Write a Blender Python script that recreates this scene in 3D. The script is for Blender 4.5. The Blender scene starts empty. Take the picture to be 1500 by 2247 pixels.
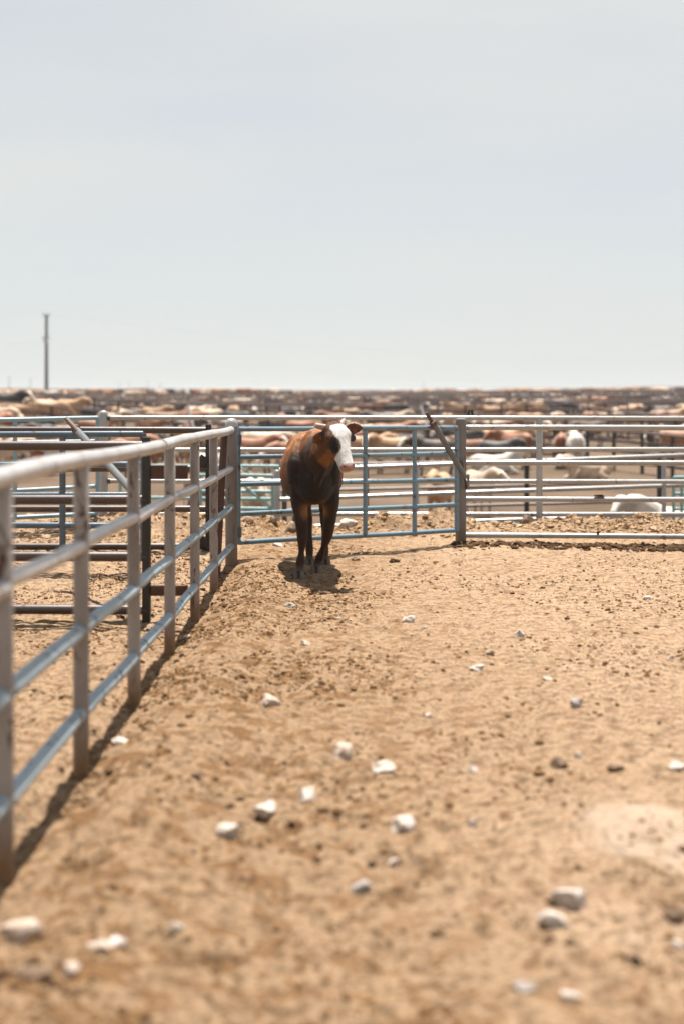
import bpy, bmesh, math, random
import numpy as np
from mathutils import Vector, Matrix, noise as mnoise

R = math.radians
random.seed(7)
rng = np.random.default_rng(11)
sc = bpy.context.scene
col = sc.collection

# ------------------------------------------------------------------ camera, sky, sun, exposure
F_PX, HOR, EYE = 3125.0, 863.0, 1.65
HAZE = 0.00034
cam_d = bpy.data.cameras.new('camera')
cam = bpy.data.objects.new('camera', cam_d)
col.objects.link(cam)
cam.location = (0, 0, EYE)
cam.rotation_euler = (R(90), 0, 0)
cam_d.sensor_fit = 'HORIZONTAL'
cam_d.sensor_width = 24.0
cam_d.lens = 50.0
cam_d.shift_y = -(1123.5 - HOR) / 1500.0
cam_d.clip_start = 0.05
cam_d.clip_end = 20000
cam_d.dof.use_dof = True
cam_d.dof.focus_distance = 12.6
cam_d.dof.aperture_fstop = 1.15
sc.camera = cam

SUN_EL = 75.0
world = bpy.data.worlds.new('World')
sc.world = world
world.use_nodes = True
wn, wl = world.node_tree.nodes, world.node_tree.links
wn.clear()
w_out = wn.new('ShaderNodeOutputWorld')
w_bg = wn.new('ShaderNodeBackground')
w_sky = wn.new('ShaderNodeTexSky')
w_sky.sky_type = 'NISHITA'
w_sky.sun_disc = False
w_sky.sun_elevation = R(SUN_EL)
w_sky.sun_rotation = R(3.5)
w_sky.altitude = 300
w_sky.air_density = 0.9
w_sky.dust_density = 0.3
w_sky.ozone_density = 1.0
# thin, high, streaky cloud veil
w_tc = wn.new('ShaderNodeTexCoord')
w_map = wn.new('ShaderNodeMapping')
w_map.inputs['Scale'].default_value = (1.0, 1.0, 5.0)
w_map.inputs['Location'].default_value = (0.35, 0.2, 0.0)
w_n = wn.new('ShaderNodeTexNoise')
w_n.inputs['Scale'].default_value = 2.2
w_n.inputs['Detail'].default_value = 4.0
w_n.inputs['Roughness'].default_value = 0.5
w_r = wn.new('ShaderNodeValToRGB')
w_r.color_ramp.elements[0].position = 0.36
w_r.color_ramp.elements[0].color = (0.80, 0.80, 0.80, 1)
w_r.color_ramp.elements[1].position = 0.68
w_r.color_ramp.elements[1].color = (1, 1, 1, 1)
w_mix = wn.new('ShaderNodeMix')
w_mix.data_type = 'RGBA'
w_mix.inputs['B'].default_value = (6.5, 6.58, 6.5, 1)
wl.new(w_tc.outputs['Generated'], w_map.inputs['Vector'])
wl.new(w_map.outputs['Vector'], w_n.inputs['Vector'])
wl.new(w_n.outputs['Fac'], w_r.inputs['Fac'])
# the veil is seen through more air low down: 1 - exp(-k / (sin(elevation) + c))
def w_math(op, a, b=None):
    n = wn.new('ShaderNodeMath'); n.operation = op
    for i, v in enumerate((a, b)):
        if v is None: continue
        if isinstance(v, (int, float)): n.inputs[i].default_value = v
        else: wl.new(v, n.inputs[i])
    return n.outputs[0]
w_sep = wn.new('ShaderNodeSeparateXYZ')
wl.new(w_tc.outputs['Generated'], w_sep.inputs[0])
w_air = w_math('ADD', w_math('MAXIMUM', w_sep.outputs['Z'], 0.0), 0.05)
w_veil = w_math('SUBTRACT', 1.0, w_math('EXPONENT', w_math('DIVIDE', -1.1, w_air)))
w_fac = w_math('MULTIPLY', w_veil, w_r.outputs['Color'])
wl.new(w_fac, w_mix.inputs['Factor'])
wl.new(w_sky.outputs['Color'], w_mix.inputs['A'])
wl.new(w_mix.outputs['Result'], w_bg.inputs['Color'])
w_bg.inputs['Strength'].default_value = 0.05
wl.new(w_bg.outputs['Background'], w_out.inputs['Surface'])

sun_d = bpy.data.lights.new('sun', 'SUN')
sun_d.energy = 5.0
sun_d.angle = R(0.53)
sun_d.color = (1.0, 0.945, 0.86)
sun = bpy.data.objects.new('sun', sun_d)
col.objects.link(sun)
sun.location = (0, 20, 40)
sun.rotation_euler = (R(-(90 - SUN_EL)), 0, R(-3.5))

sc.view_settings.view_transform = 'Standard'
sc.view_settings.look = 'None'
sc.view_settings.exposure = 1.24
sc.view_settings.gamma = 1.0
sc.view_settings.use_curve_mapping = False
sc.render.engine = 'CYCLES'
sc.cycles.use_denoising = True
try:
    sc.cycles.denoiser = 'OPENIMAGEDENOISE'
except Exception:
    pass
sc.cycles.max_bounces = 6
sc.cycles.diffuse_bounces = 3
sc.cycles.glossy_bounces = 3
sc.cycles.volume_bounces = 0
sc.cycles.transparent_max_bounces = 4
sc.cycles.caustics_reflective = False
sc.cycles.caustics_refractive = False


# ------------------------------------------------------------------ helpers
def tag(o, label=None, cat=None, group=None, kind=None):
    if label: o['label'] = label
    if cat: o['category'] = cat
    if group: o['group'] = group
    if kind: o['kind'] = kind
    return o


def empty(name, loc, label=None, cat=None, group=None):
    o = bpy.data.objects.new(name, None)
    o.empty_display_size = 0.1
    col.objects.link(o)
    o.location = loc
    return tag(o, label, cat, group)


def mesh_obj(name, me, mat, parent=None, loc=(0, 0, 0)):
    o = bpy.data.objects.new(name, me)
    col.objects.link(o)
    if mat is not None and not me.materials:
        me.materials.append(mat)
    o.location = loc
    if parent is not None:
        o.parent = parent
    return o


def bm_mesh(name, bm, smooth=True):
    me = bpy.data.meshes.new(name)
    bmesh.ops.recalc_face_normals(bm, faces=bm.faces[:])
    bm.to_mesh(me)
    bm.free()
    if smooth:
        me.polygons.foreach_set('use_smooth', [True] * len(me.polygons))
        try:
            me.set_sharp_from_angle(angle=R(40))
        except Exception:
            pass
    return me


def np_mesh(name, verts, faces):
    """verts (n,3), faces (m,k) arrays, all faces the same size"""
    me = bpy.data.meshes.new(name)
    n, (m, k) = len(verts), faces.shape
    me.vertices.add(n)
    me.vertices.foreach_set('co', np.ascontiguousarray(verts, dtype=np.float32).ravel())
    me.loops.add(m * k)
    me.loops.foreach_set('vertex_index', np.ascontiguousarray(faces, dtype=np.int32).ravel())
    me.polygons.add(m)
    me.polygons.foreach_set('loop_start', np.arange(0, m * k, k, dtype=np.int32))
    me.polygons.foreach_set('use_smooth', np.ones(m, dtype=bool))
    me.update(calc_edges=True)
    return me


def tube(bm, pts, rad, seg=12, caps=True, squash=None):
    """round bar swept along points; rad a number or one per point"""
    pts = [Vector(p) for p in pts]
    n = len(pts)
    rads = rad if isinstance(rad, (list, tuple)) else [rad] * n
    rings = []
    ref = None
    for i, p in enumerate(pts):
        t = (pts[min(i + 1, n - 1)] - pts[max(i - 1, 0)]).normalized()
        if ref is None:
            ref = Vector((0, 0, 1)) if abs(t.z) < 0.9 else Vector((1, 0, 0))
        u = t.cross(ref).normalized()
        v = u.cross(t).normalized()
        ring = []
        for k in range(seg):
            a = 2 * math.pi * k / seg
            ring.append(bm.verts.new(p + (u * math.cos(a) + v * math.sin(a)) * rads[i]))
        rings.append(ring)
    for a, b in zip(rings[:-1], rings[1:]):
        for k in range(seg):
            bm.faces.new((a[k], a[(k + 1) % seg], b[(k + 1) % seg], b[k]))
    if caps:
        bm.faces.new(rings[0][::-1])
        bm.faces.new(rings[-1])
    return rings


def box(bm, c, s, rot=None, bevel=0.0):
    m = Matrix.Translation(c)
    if rot is not None:
        m = m @ rot.to_4x4()
    m = m @ Matrix.Diagonal((s[0], s[1], s[2], 1))
    r = bmesh.ops.create_cube(bm, size=1, matrix=m)
    if bevel > 0:
        es = list({e for v in r['verts'] for e in v.link_edges})
        bmesh.ops.bevel(bm, geom=es, offset=bevel, segments=2, affect='EDGES', profile=0.6)


def pipe_part(name, pts, r, mat, parent, seg=12, wob=0.0, n=1):
    """a bar as one part; pts are world coordinates"""
    o0 = parent.location
    P = [Vector(p) - o0 for p in pts]
    if n > 1 and len(P) == 2:
        a, b = P
        ph = random.uniform(0, 9)
        P = []
        for i in range(n + 1):
            t = i / n
            q = a.lerp(b, t)
            q.z += wob * math.sin(ph + t * 5.3) * (0.4 + 0.6 * math.sin(t * math.pi))
            q.x += wob * 0.5 * math.sin(ph * 2 + t * 7)
            P.append(q)
    bm = bmesh.new()
    tube(bm, P, r, seg)
    return mesh_obj(name, bm_mesh(name, bm), mat, parent)


def post_part(name, x, y, z0, z1, r, mat, parent, dome=0.35, seg=16, lean=(0, 0)):
    """upright pipe with a domed end"""
    o0 = parent.location
    bm = bmesh.new()
    h = z1 - z0
    prof = [(0, r), (0.5, r), (1 - r * dome * 1.2 / h, r), (1 - r * dome * 0.5 / h, r * 0.9), (1 - r * dome * 0.12 / h, r * 0.6), (1.0, r * 0.15)]
    pts = [Vector((x + lean[0] * t, y + lean[1] * t, z0 + h * t)) - o0 for t, _ in prof]
    tube(bm, pts, [q for _, q in prof], seg)
    return mesh_obj(name, bm_mesh(name, bm), mat, parent)


# --- value noise on arrays
def _h(ix, iy, s):
    v = np.sin(ix * 127.1 + iy * 311.7 + s * 74.7) * 43758.5453
    return v - np.floor(v)


def vn(x, y, s=0):
    x = np.asarray(x, dtype=np.float64); y = np.asarray(y, dtype=np.float64)
    ix, iy = np.floor(x), np.floor(y)
    fx, fy = x - ix, y - iy
    ux, uy = fx * fx * (3 - 2 * fx), fy * fy * (3 - 2 * fy)
    a = _h(ix, iy, s) * (1 - ux) + _h(ix + 1, iy, s) * ux
    b = _h(ix, iy + 1, s) * (1 - ux) + _h(ix + 1, iy + 1, s) * ux
    return (a * (1 - uy) + b * uy) * 2 - 1


def fbm(x, y, s=0, o=4):
    v, a, f = 0, 1.0, 1.0
    for i in range(o):
        v = v + a * vn(x * f + i * 17.3, y * f - i * 9.1, s + i)
        a *= 0.5; f *= 2.03
    return v


def smooth01(t):
    t = np.clip(t, 0, 1)
    return t * t * (3 - 2 * t)


# --- the lie of the land: level yard, a low dirt berm, a dip with pens, then a slow rise to the plain
PROF_D = np.array([-300, 17.4, 18.4, 20, 22, 26, 34, 47, 60, 80, 100, 150, 200, 300, 600, 9000.])
PROF_Z = np.array([0, 0, -0.12, -0.55, -0.95, -1.25, -1.42, -1.02, -0.9, -0.42, 0.0, 0.55, 0.85, 1.05, 1.2, 1.2])
FX0, FSL = -1.203, 0.0112            # the long fence: x = FX0 + FSL*y


def fence_x(y):
    return FX0 + FSL * y


def terrain(x, y):
    x = np.asarray(x, dtype=np.float64); y = np.asarray(y, dtype=np.float64)
    z = np.interp(y, PROF_D, PROF_Z)
    far = smooth01((y - 19) / 20)
    z = z + far * 0.12 * fbm(x * 0.06, y * 0.045, 3, 3) * np.clip(y / 60, 0, 2)
    z = z + 0.95 * np.exp(-(((x + 18.5) / 6.5) ** 2 + ((y - 73) / 9) ** 2))        # a mound in a far pen
    z = z + 0.42 * smooth01((y - 160) / 120) * (1 - smooth01((y - 900) / 600)) * fbm(x * 0.018 + 5, y * 0.006, 13, 3)
    rise = smooth01((x + 2) / 9) * np.exp(-((y - 23) / 4.5) ** 2)
    return z + 0.22 * rise


def H(x, y):
    """ground height with the small relief of the yard"""
    x = np.asarray(x, dtype=np.float64); y = np.asarray(y, dtype=np.float64)
    z = terrain(x, y)
    near = 1 - smooth01((y - 19) / 8)
    dx = x - fence_x(y)
    left = smooth01((0.9 - dx) / 2.2)
    rough = 0.35 + 0.65 * smooth01((0.6 - dx * 0.55 + 0.8 * fbm(x * 0.5, y * 0.35, 5, 3)) / 1.6)
    pen = smooth01((-0.1 - dx) / 0.4)
    rough = rough * (1 - 0.5 * pen)
    z = z + near * 0.022 * fbm(x * 0.55, y * 0.5, 21, 3) + near * rough * 0.022 * fbm(x * 2.2, y * 1.9, 25, 2)
    z = z + near * rough * (0.018 * fbm(x * 4.2, y * 3.6, 31, 2) + 0.019 * fbm(x * 10, y * 9, 41, 2))
    pits = np.clip(vn(x * 8 + 0.8 * vn(x * 3, y * 3, 8), y * 7.0, 51) - 0.42, 0, 1)
    z = z - near * rough * 0.14 * pits
    z = z + near * rough * 0.014 * np.abs(vn(x * 24, y * 21, 61))
    # soil thrown up beside the long fence, with a slight trench under the rails
    on = smooth01((14.2 - y) / 0.8)
    z = z + on * (0.055 * np.exp(-((dx - 0.38) / 0.24) ** 2) * (1 + 0.5 * fbm(x * 0.9, y * 0.7, 71, 2)) - 0.035 * np.exp(-((dx + 0.02) / 0.13) ** 2))
    # the berm behind the gate
    by = 16.95 + 0.18 * fbm(x * 0.6, y * 0, 81, 2)
    bh = 0.125 * (1 + 0.75 * fbm(x * 1.1, y * 0 + 2.2, 91, 3))
    berm = bh * np.exp(-((y - by) / 0.42) ** 2)
    berm = berm * (1 + 0.55 * fbm(x * 5, y * 5, 95, 3)) 
    z = z + np.clip(berm, 0, 1)
    # churned strip in front of the right-hand rails
    ch = np.exp(-((y - 15.15) / 0.3) ** 2) * smooth01((x - 1.1) / 0.8)
    z = z + ch * (0.03 * np.abs(fbm(x * 7, y * 7, 97, 3)) - 0.012)
    # pale hump at the right and a hollow beside it
    z = z + 0.075 * np.exp(-(((x - 1.05) / 0.36) ** 2 + ((y - 5.35) / 0.36) ** 2))
    z = z - 0.07 * np.exp(-(((x - 1.10) / 0.075) ** 2 + ((y - 4.62) / 0.075) ** 2))
    return z


def Hs(x, y):
    return float(H(np.array([x]), np.array([y]))[0])


def Ts(x, y):
    return float(terrain(np.array([x]), np.array([y]))[0])


def at(px, py, d):
    """the point at depth d (metres) seen at pixel px,py of the 1500-wide photograph"""
    return Vector(((px - 750) / F_PX * d, d, EYE - (py - HOR) * d / F_PX))


def gdepth(py):
    return F_PX * EYE / (py - HOR)


# ------------------------------------------------------------------ materials
def new_mat(name):
    m = bpy.data.materials.new(name)
    m.use_nodes = True
    nt = m.node_tree
    return m, nt, nt.nodes, nt.links, nt.nodes['Principled BSDF']


def nz(nt, scale, detail=4, rough=0.55, vec=None, dist=0.0):
    n = nt.nodes.new('ShaderNodeTexNoise')
    n.inputs['Scale'].default_value = scale
    n.inputs['Detail'].default_value = detail
    n.inputs['Roughness'].default_value = rough
    n.inputs['Distortion'].default_value = dist
    if vec is not None:
        nt.links.new(vec, n.inputs['Vector'])
    return n


def ramp(nt, src, p0, p1, c0=(0, 0, 0, 1), c1=(1, 1, 1, 1)):
    r = nt.nodes.new('ShaderNodeValToRGB')
    r.color_ramp.elements[0].position = p0
    r.color_ramp.elements[1].position = p1
    r.color_ramp.elements[0].color = c0
    r.color_ramp.elements[1].color = c1
    nt.links.new(src, r.inputs['Fac'])
    return r


def mix(nt, fac, a, b, blend='MIX'):
    n = nt.nodes.new('ShaderNodeMix')
    n.data_type = 'RGBA'
    n.blend_type = blend
    for sock, v in (('Factor', fac), ('A', a), ('B', b)):
        if isinstance(v, (int, float)):
            n.inputs[sock].default_value = v
        elif isinstance(v, tuple):
            n.inputs[sock].default_value = (*v[:3], 1)
        else:
            nt.links.new(v, n.inputs[sock])
    return n.outputs['Result']


def bump(nt, h, strength, dist, bsdf):
    b = nt.nodes.new('ShaderNodeBump')
    b.inputs['Strength'].default_value = strength
    b.inputs['Distance'].default_value = dist
    nt.links.new(h, b.inputs['Height'])
    nt.links.new(b.outputs['Normal'], bsdf.inputs['Normal'])


def geo_pos(nt):
    return nt.nodes.new('ShaderNodeNewGeometry').outputs['Position']


def dirt_mat():
    m, nt, N, L, b = new_mat('dry_dirt')
    pos = geo_pos(nt)
    att = N.new('ShaderNodeAttribute'); att.attribute_name = 'pale'
    base = mix(nt, att.outputs['Fac'], (0.190, 0.094, 0.034), (0.450, 0.308, 0.205))
    n1 = nz(nt, 2.3, 5, 0.6, pos)
    base = mix(nt, ramp(nt, n1.outputs['Fac'], 0.4, 0.62).outputs['Color'], base, mix(nt, 0.5, base, (0.28, 0.168, 0.085)))
    n5 = nz(nt, 6.5, 4, 0.6, pos, 0.6)
    base = mix(nt, ramp(nt, n5.outputs['Fac'], 0.47, 0.64).outputs['Color'], base, mix(nt, 0.48, base, (0.11, 0.056, 0.024)))
    base = mix(nt, ramp(nt, n5.outputs['Fac'], 0.46, 0.34).outputs['Color'], base, mix(nt, 0.45, base, (0.50, 0.355, 0.23)))
    n2 = nz(nt, 15, 5, 0.65, pos)
    base = mix(nt, ramp(nt, n2.outputs['Fac'], 0.49, 0.60).outputs['Color'], base, mix(nt, 0.62, base, (0.085, 0.046, 0.021)))
    n3 = nz(nt, 46, 5, 0.7, pos)
    base = mix(nt, ramp(nt, n3.outputs['Fac'], 0.49, 0.59).outputs['Color'], base, mix(nt, 0.55, base, (0.075, 0.040, 0.018)))
    n4 = nz(nt, 120, 3, 0.6, pos)
    base = mix(nt, ramp(nt, n4.outputs['Fac'], 0.55, 0.66).outputs['Color'], base, mix(nt, 0.5, base, (0.42, 0.30, 0.19)))
    hump = N.new('ShaderNodeAttribute'); hump.attribute_name = 'caliche'
    base = mix(nt, hump.outputs['Fac'], base, mix(nt, 0.4, (0.53, 0.415, 0.325), base))
    pen = N.new('ShaderNodeAttribute'); pen.attribute_name = 'pen'
    base = mix(nt, pen.outputs['Fac'], base, mix(nt, ramp(nt, nz(nt, 0.35, 5, 0.6, pos).outputs['Fac'], 0.4, 0.62).outputs['Color'], (0.100, 0.067, 0.043), (0.145, 0.100, 0.067)))
    L.new(base, b.inputs['Base Color'])
    b.inputs['Roughness'].default_value = 0.92
    b.inputs['Specular IOR Level'].default_value = 0.15
    add = N.new('ShaderNodeMath'); add.operation = 'ADD'
    L.new(n2.outputs['Fac'], add.inputs[0]); L.new(n3.outputs['Fac'], add.inputs[1])
    bump(nt, add.outputs[0], 1.0, 0.03, b)
    return m


def clod_mat(name, c0, c1, c2):
    m, nt, N, L, b = new_mat(name)
    pos = geo_pos(nt)
    n1 = nz(nt, 5.5, 4, 0.7, pos)
    n2 = nz(nt, 60, 4, 0.6, pos)
    c = mix(nt, ramp(nt, n1.outputs['Fac'], 0.4, 0.62).outputs['Color'], c0, c1)
    c = mix(nt, ramp(nt, n2.outputs['Fac'], 0.45, 0.7).outputs['Color'], c, c2)
    L.new(c, b.inputs['Base Color'])
    b.inputs['Roughness'].default_value = 0.95
    b.inputs['Specular IOR Level'].default_value = 0.1
    bump(nt, n2.outputs['Fac'], 0.8, 0.012, b)
    return m


def stone_mat(name, c0, c1, scale=22):
    m, nt, N, L, b = new_mat(name)
    tc = N.new('ShaderNodeTexCoord')
    oi = N.new('ShaderNodeObjectInfo')
    va = N.new('ShaderNodeVectorMath'); va.operation = 'ADD'
    L.new(tc.outputs['Object'], va.inputs[0]); L.new(oi.outputs['Location'], va.inputs[1])
    n1 = nz(nt, scale, 5, 0.65, va.outputs[0])
    n2 = nz(nt, scale * 4, 4, 0.6, va.outputs[0])
    c = mix(nt, ramp(nt, n1.outputs['Fac'], 0.42, 0.68).outputs['Color'], c0, c1)
    c = mix(nt, ramp(nt, n2.outputs['Fac'], 0.50, 0.62).outputs['Color'], c, mix(nt, 0.6, c, (0.24, 0.155, 0.092)))
    L.new(c, b.inputs['Base Color'])
    b.inputs['Roughness'].default_value = 0.85
    bump(nt, n1.outputs['Fac'], 0.7, 0.02, b)
    return m


def paint_mat(name, paint, worn, chip, chip_lo=0.62, rough=0.42, streak=0.35, spec=0.5, foot_brown=0.0, run=1.0):
    """old painted pipe: tone drift, streaks of wear, chips down to rust"""
    m, nt, N, L, b = new_mat(name)
    gpos = pos = geo_pos(nt)
    if run != 1.0:
        mp = N.new('ShaderNodeMapping'); mp.inputs['Scale'].default_value = (1, 1, run)
        L.new(pos, mp.inputs['Vector'])
        pos = mp.outputs['Vector']
    n1 = nz(nt, 3.1, 5, 0.65, pos)
    c = mix(nt, ramp(nt, n1.outputs['Fac'], 0.38, 0.72).outputs['Color'], paint, mix(nt, streak * 2, paint, worn))
    n2 = nz(nt, 19, 6, 0.7, pos, 0.4)
    c = mix(nt, ramp(nt, n2.outputs['Fac'], 0.52, 0.72).outputs['Color'], c, mix(nt, 0.45, c, worn))
    n3 = nz(nt, 9.5, 7, 0.72, pos, 0.8)
    chipm = ramp(nt, n3.outputs['Fac'], chip_lo, chip_lo + 0.035)
    c = mix(nt, chipm.outputs['Color'], c, chip)
    if foot_brown > 0:  # browner towards the ground, broken up by noise
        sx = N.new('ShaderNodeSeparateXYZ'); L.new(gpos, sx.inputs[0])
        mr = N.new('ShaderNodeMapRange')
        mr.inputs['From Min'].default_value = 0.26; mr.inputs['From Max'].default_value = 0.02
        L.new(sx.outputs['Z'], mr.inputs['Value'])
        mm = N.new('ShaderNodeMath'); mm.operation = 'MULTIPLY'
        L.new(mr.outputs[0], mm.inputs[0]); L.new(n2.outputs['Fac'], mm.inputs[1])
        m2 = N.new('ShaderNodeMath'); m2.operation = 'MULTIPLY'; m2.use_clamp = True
        L.new(mm.outputs[0], m2.inputs[0]); m2.inputs[1].default_value = 2.2 * foot_brown
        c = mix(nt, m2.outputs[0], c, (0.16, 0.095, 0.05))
    L.new(c, b.inputs['Base Color'])
    rr = N.new('ShaderNodeMapRange')
    rr.inputs['To Min'].default_value = rough
    rr.inputs['To Max'].default_value = 0.85
    L.new(chipm.outputs['Color'], rr.inputs['Value'])
    L.new(rr.outputs[0], b.inputs['Roughness'])
    b.inputs['Specular IOR Level'].default_value = spec
    bump(nt, n2.outputs['Fac'], 0.25, 0.006, b)
    return m


M = {}
M['dirt'] = dirt_mat()
M['clod'] = clod_mat('dirt_clod', (0.085, 0.044, 0.019), (0.24, 0.138, 0.066), (0.16, 0.09, 0.042))
M['berm_clod'] = clod_mat('berm_clod', (0.27, 0.175, 0.10), (0.44, 0.315, 0.20), (0.34, 0.225, 0.13))
M['dark_clod'] = clod_mat('dark_clod', (0.045, 0.025, 0.013), (0.11, 0.062, 0.031), (0.075, 0.04, 0.02))
M['stone'] = stone_mat('pale_stone', (0.50, 0.445, 0.40), (0.36, 0.285, 0.235))
M['stone_pink'] = stone_mat('pinkish_stone', (0.46, 0.37, 0.31), (0.34, 0.25, 0.19))
M['stone_grey'] = stone_mat('grey_stone', (0.33, 0.30, 0.28), (0.22, 0.185, 0.16))
M['stone_tan'] = stone_mat('tan_rock', (0.31, 0.215, 0.135), (0.20, 0.13, 0.075))
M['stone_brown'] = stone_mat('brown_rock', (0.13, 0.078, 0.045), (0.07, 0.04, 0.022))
M['white'] = paint_mat('chalky_white_paint', (0.42, 0.405, 0.395), (0.22, 0.195, 0.18), (0.11, 0.065, 0.045), 0.61, 0.4, 0.4, 0.5, 0.9)
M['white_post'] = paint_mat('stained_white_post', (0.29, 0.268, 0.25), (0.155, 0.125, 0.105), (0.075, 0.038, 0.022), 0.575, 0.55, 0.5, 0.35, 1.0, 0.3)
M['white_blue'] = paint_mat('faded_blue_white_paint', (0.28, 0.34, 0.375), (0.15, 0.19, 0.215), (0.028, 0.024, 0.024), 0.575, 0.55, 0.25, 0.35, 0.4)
M['white_far'] = paint_mat('white_pipe_paint', (0.31, 0.305, 0.30), (0.17, 0.158, 0.15), (0.11, 0.06, 0.038), 0.60, 0.3, 0.3, 0.8)
for _k in ('white_far', 'white'):
    _b = M[_k].node_tree.nodes['Principled BSDF']
    _b.inputs['Coat Weight'].default_value = 0.5
    _b.inputs['Coat Roughness'].default_value = 0.3
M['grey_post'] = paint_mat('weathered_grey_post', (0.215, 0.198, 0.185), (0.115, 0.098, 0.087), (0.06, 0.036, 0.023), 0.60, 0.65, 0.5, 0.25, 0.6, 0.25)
M['blue'] = paint_mat('worn_blue_paint', (0.135, 0.225, 0.29), (0.11, 0.145, 0.165), (0.085, 0.034, 0.02), 0.575, 0.36, 0.35, 0.55)
M['pale_blue'] = paint_mat('pale_blue_paint', (0.20, 0.31, 0.36), (0.15, 0.215, 0.245), (0.13, 0.06, 0.04), 0.66, 0.38, 0.35, 0.55)
M['dark_blue'] = paint_mat('dark_blue_paint', (0.065, 0.11, 0.155), (0.04, 0.055, 0.068), (0.07, 0.035, 0.025), 0.6, 0.33, 0.4, 0.6)
M['teal'] = paint_mat('pale_teal_paint', (0.22, 0.37, 0.37), (0.16, 0.27, 0.275), (0.13, 0.07, 0.05), 0.68, 0.36, 0.3, 0.55)
M['rust'] = paint_mat('rust_brown_pipe', (0.034, 0.015, 0.011), (0.060, 0.032, 0.024), (0.03, 0.014, 0.010), 0.62, 0.42, 0.4, 0.5)
for _k in ('rust',):
    _b = M[_k].node_tree.nodes['Principled BSDF']
    _b.inputs['Coat Weight'].default_value = 0.35
    _b.inputs['Coat Roughness'].default_value = 0.3
M['rust_far'] = paint_mat('rusty_pen_pipe', (0.085, 0.055, 0.048), (0.13, 0.095, 0.085), (0.06, 0.035, 0.028), 0.64, 0.45, 0.4, 0.7)
M['dark_iron'] = paint_mat('dark_iron', (0.016, 0.0135, 0.012), (0.035, 0.026, 0.02), (0.09, 0.04, 0.02), 0.66, 0.5, 0.4, 0.4)
M['channel'] = paint_mat('brown_channel_iron', (0.078, 0.034, 0.019), (0.05, 0.023, 0.014), (0.05, 0.024, 0.016), 0.64, 0.6, 0.5, 0.35)
M['lever'] = paint_mat('grey_steel_lever', (0.105, 0.122, 0.128), (0.10, 0.082, 0.07), (0.14, 0.06, 0.035), 0.62, 0.42, 0.4, 0.5)
M['rod'] = paint_mat('rusty_rod', (0.075, 0.042, 0.032), (0.11, 0.07, 0.052), (0.10, 0.045, 0.03), 0.62, 0.6, 0.4, 0.4)
M['pole'] = paint_mat('weathered_pole_wood', (0.115, 0.125, 0.10), (0.17, 0.165, 0.14), (0.06, 0.06, 0.05), 0.66, 0.8, 0.4, 0.2)
M['wire'] = paint_mat('grey_wire', (0.42, 0.44, 0.46), (0.35, 0.37, 0.38), (0.3, 0.3, 0.3), 0.8, 0.5, 0.2, 0.3)
M['porcelain'] = paint_mat('insulator_glaze', (0.42, 0.44, 0.45), (0.30, 0.31, 0.32), (0.2, 0.2, 0.2), 0.8, 0.3, 0.2, 0.5)

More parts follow.
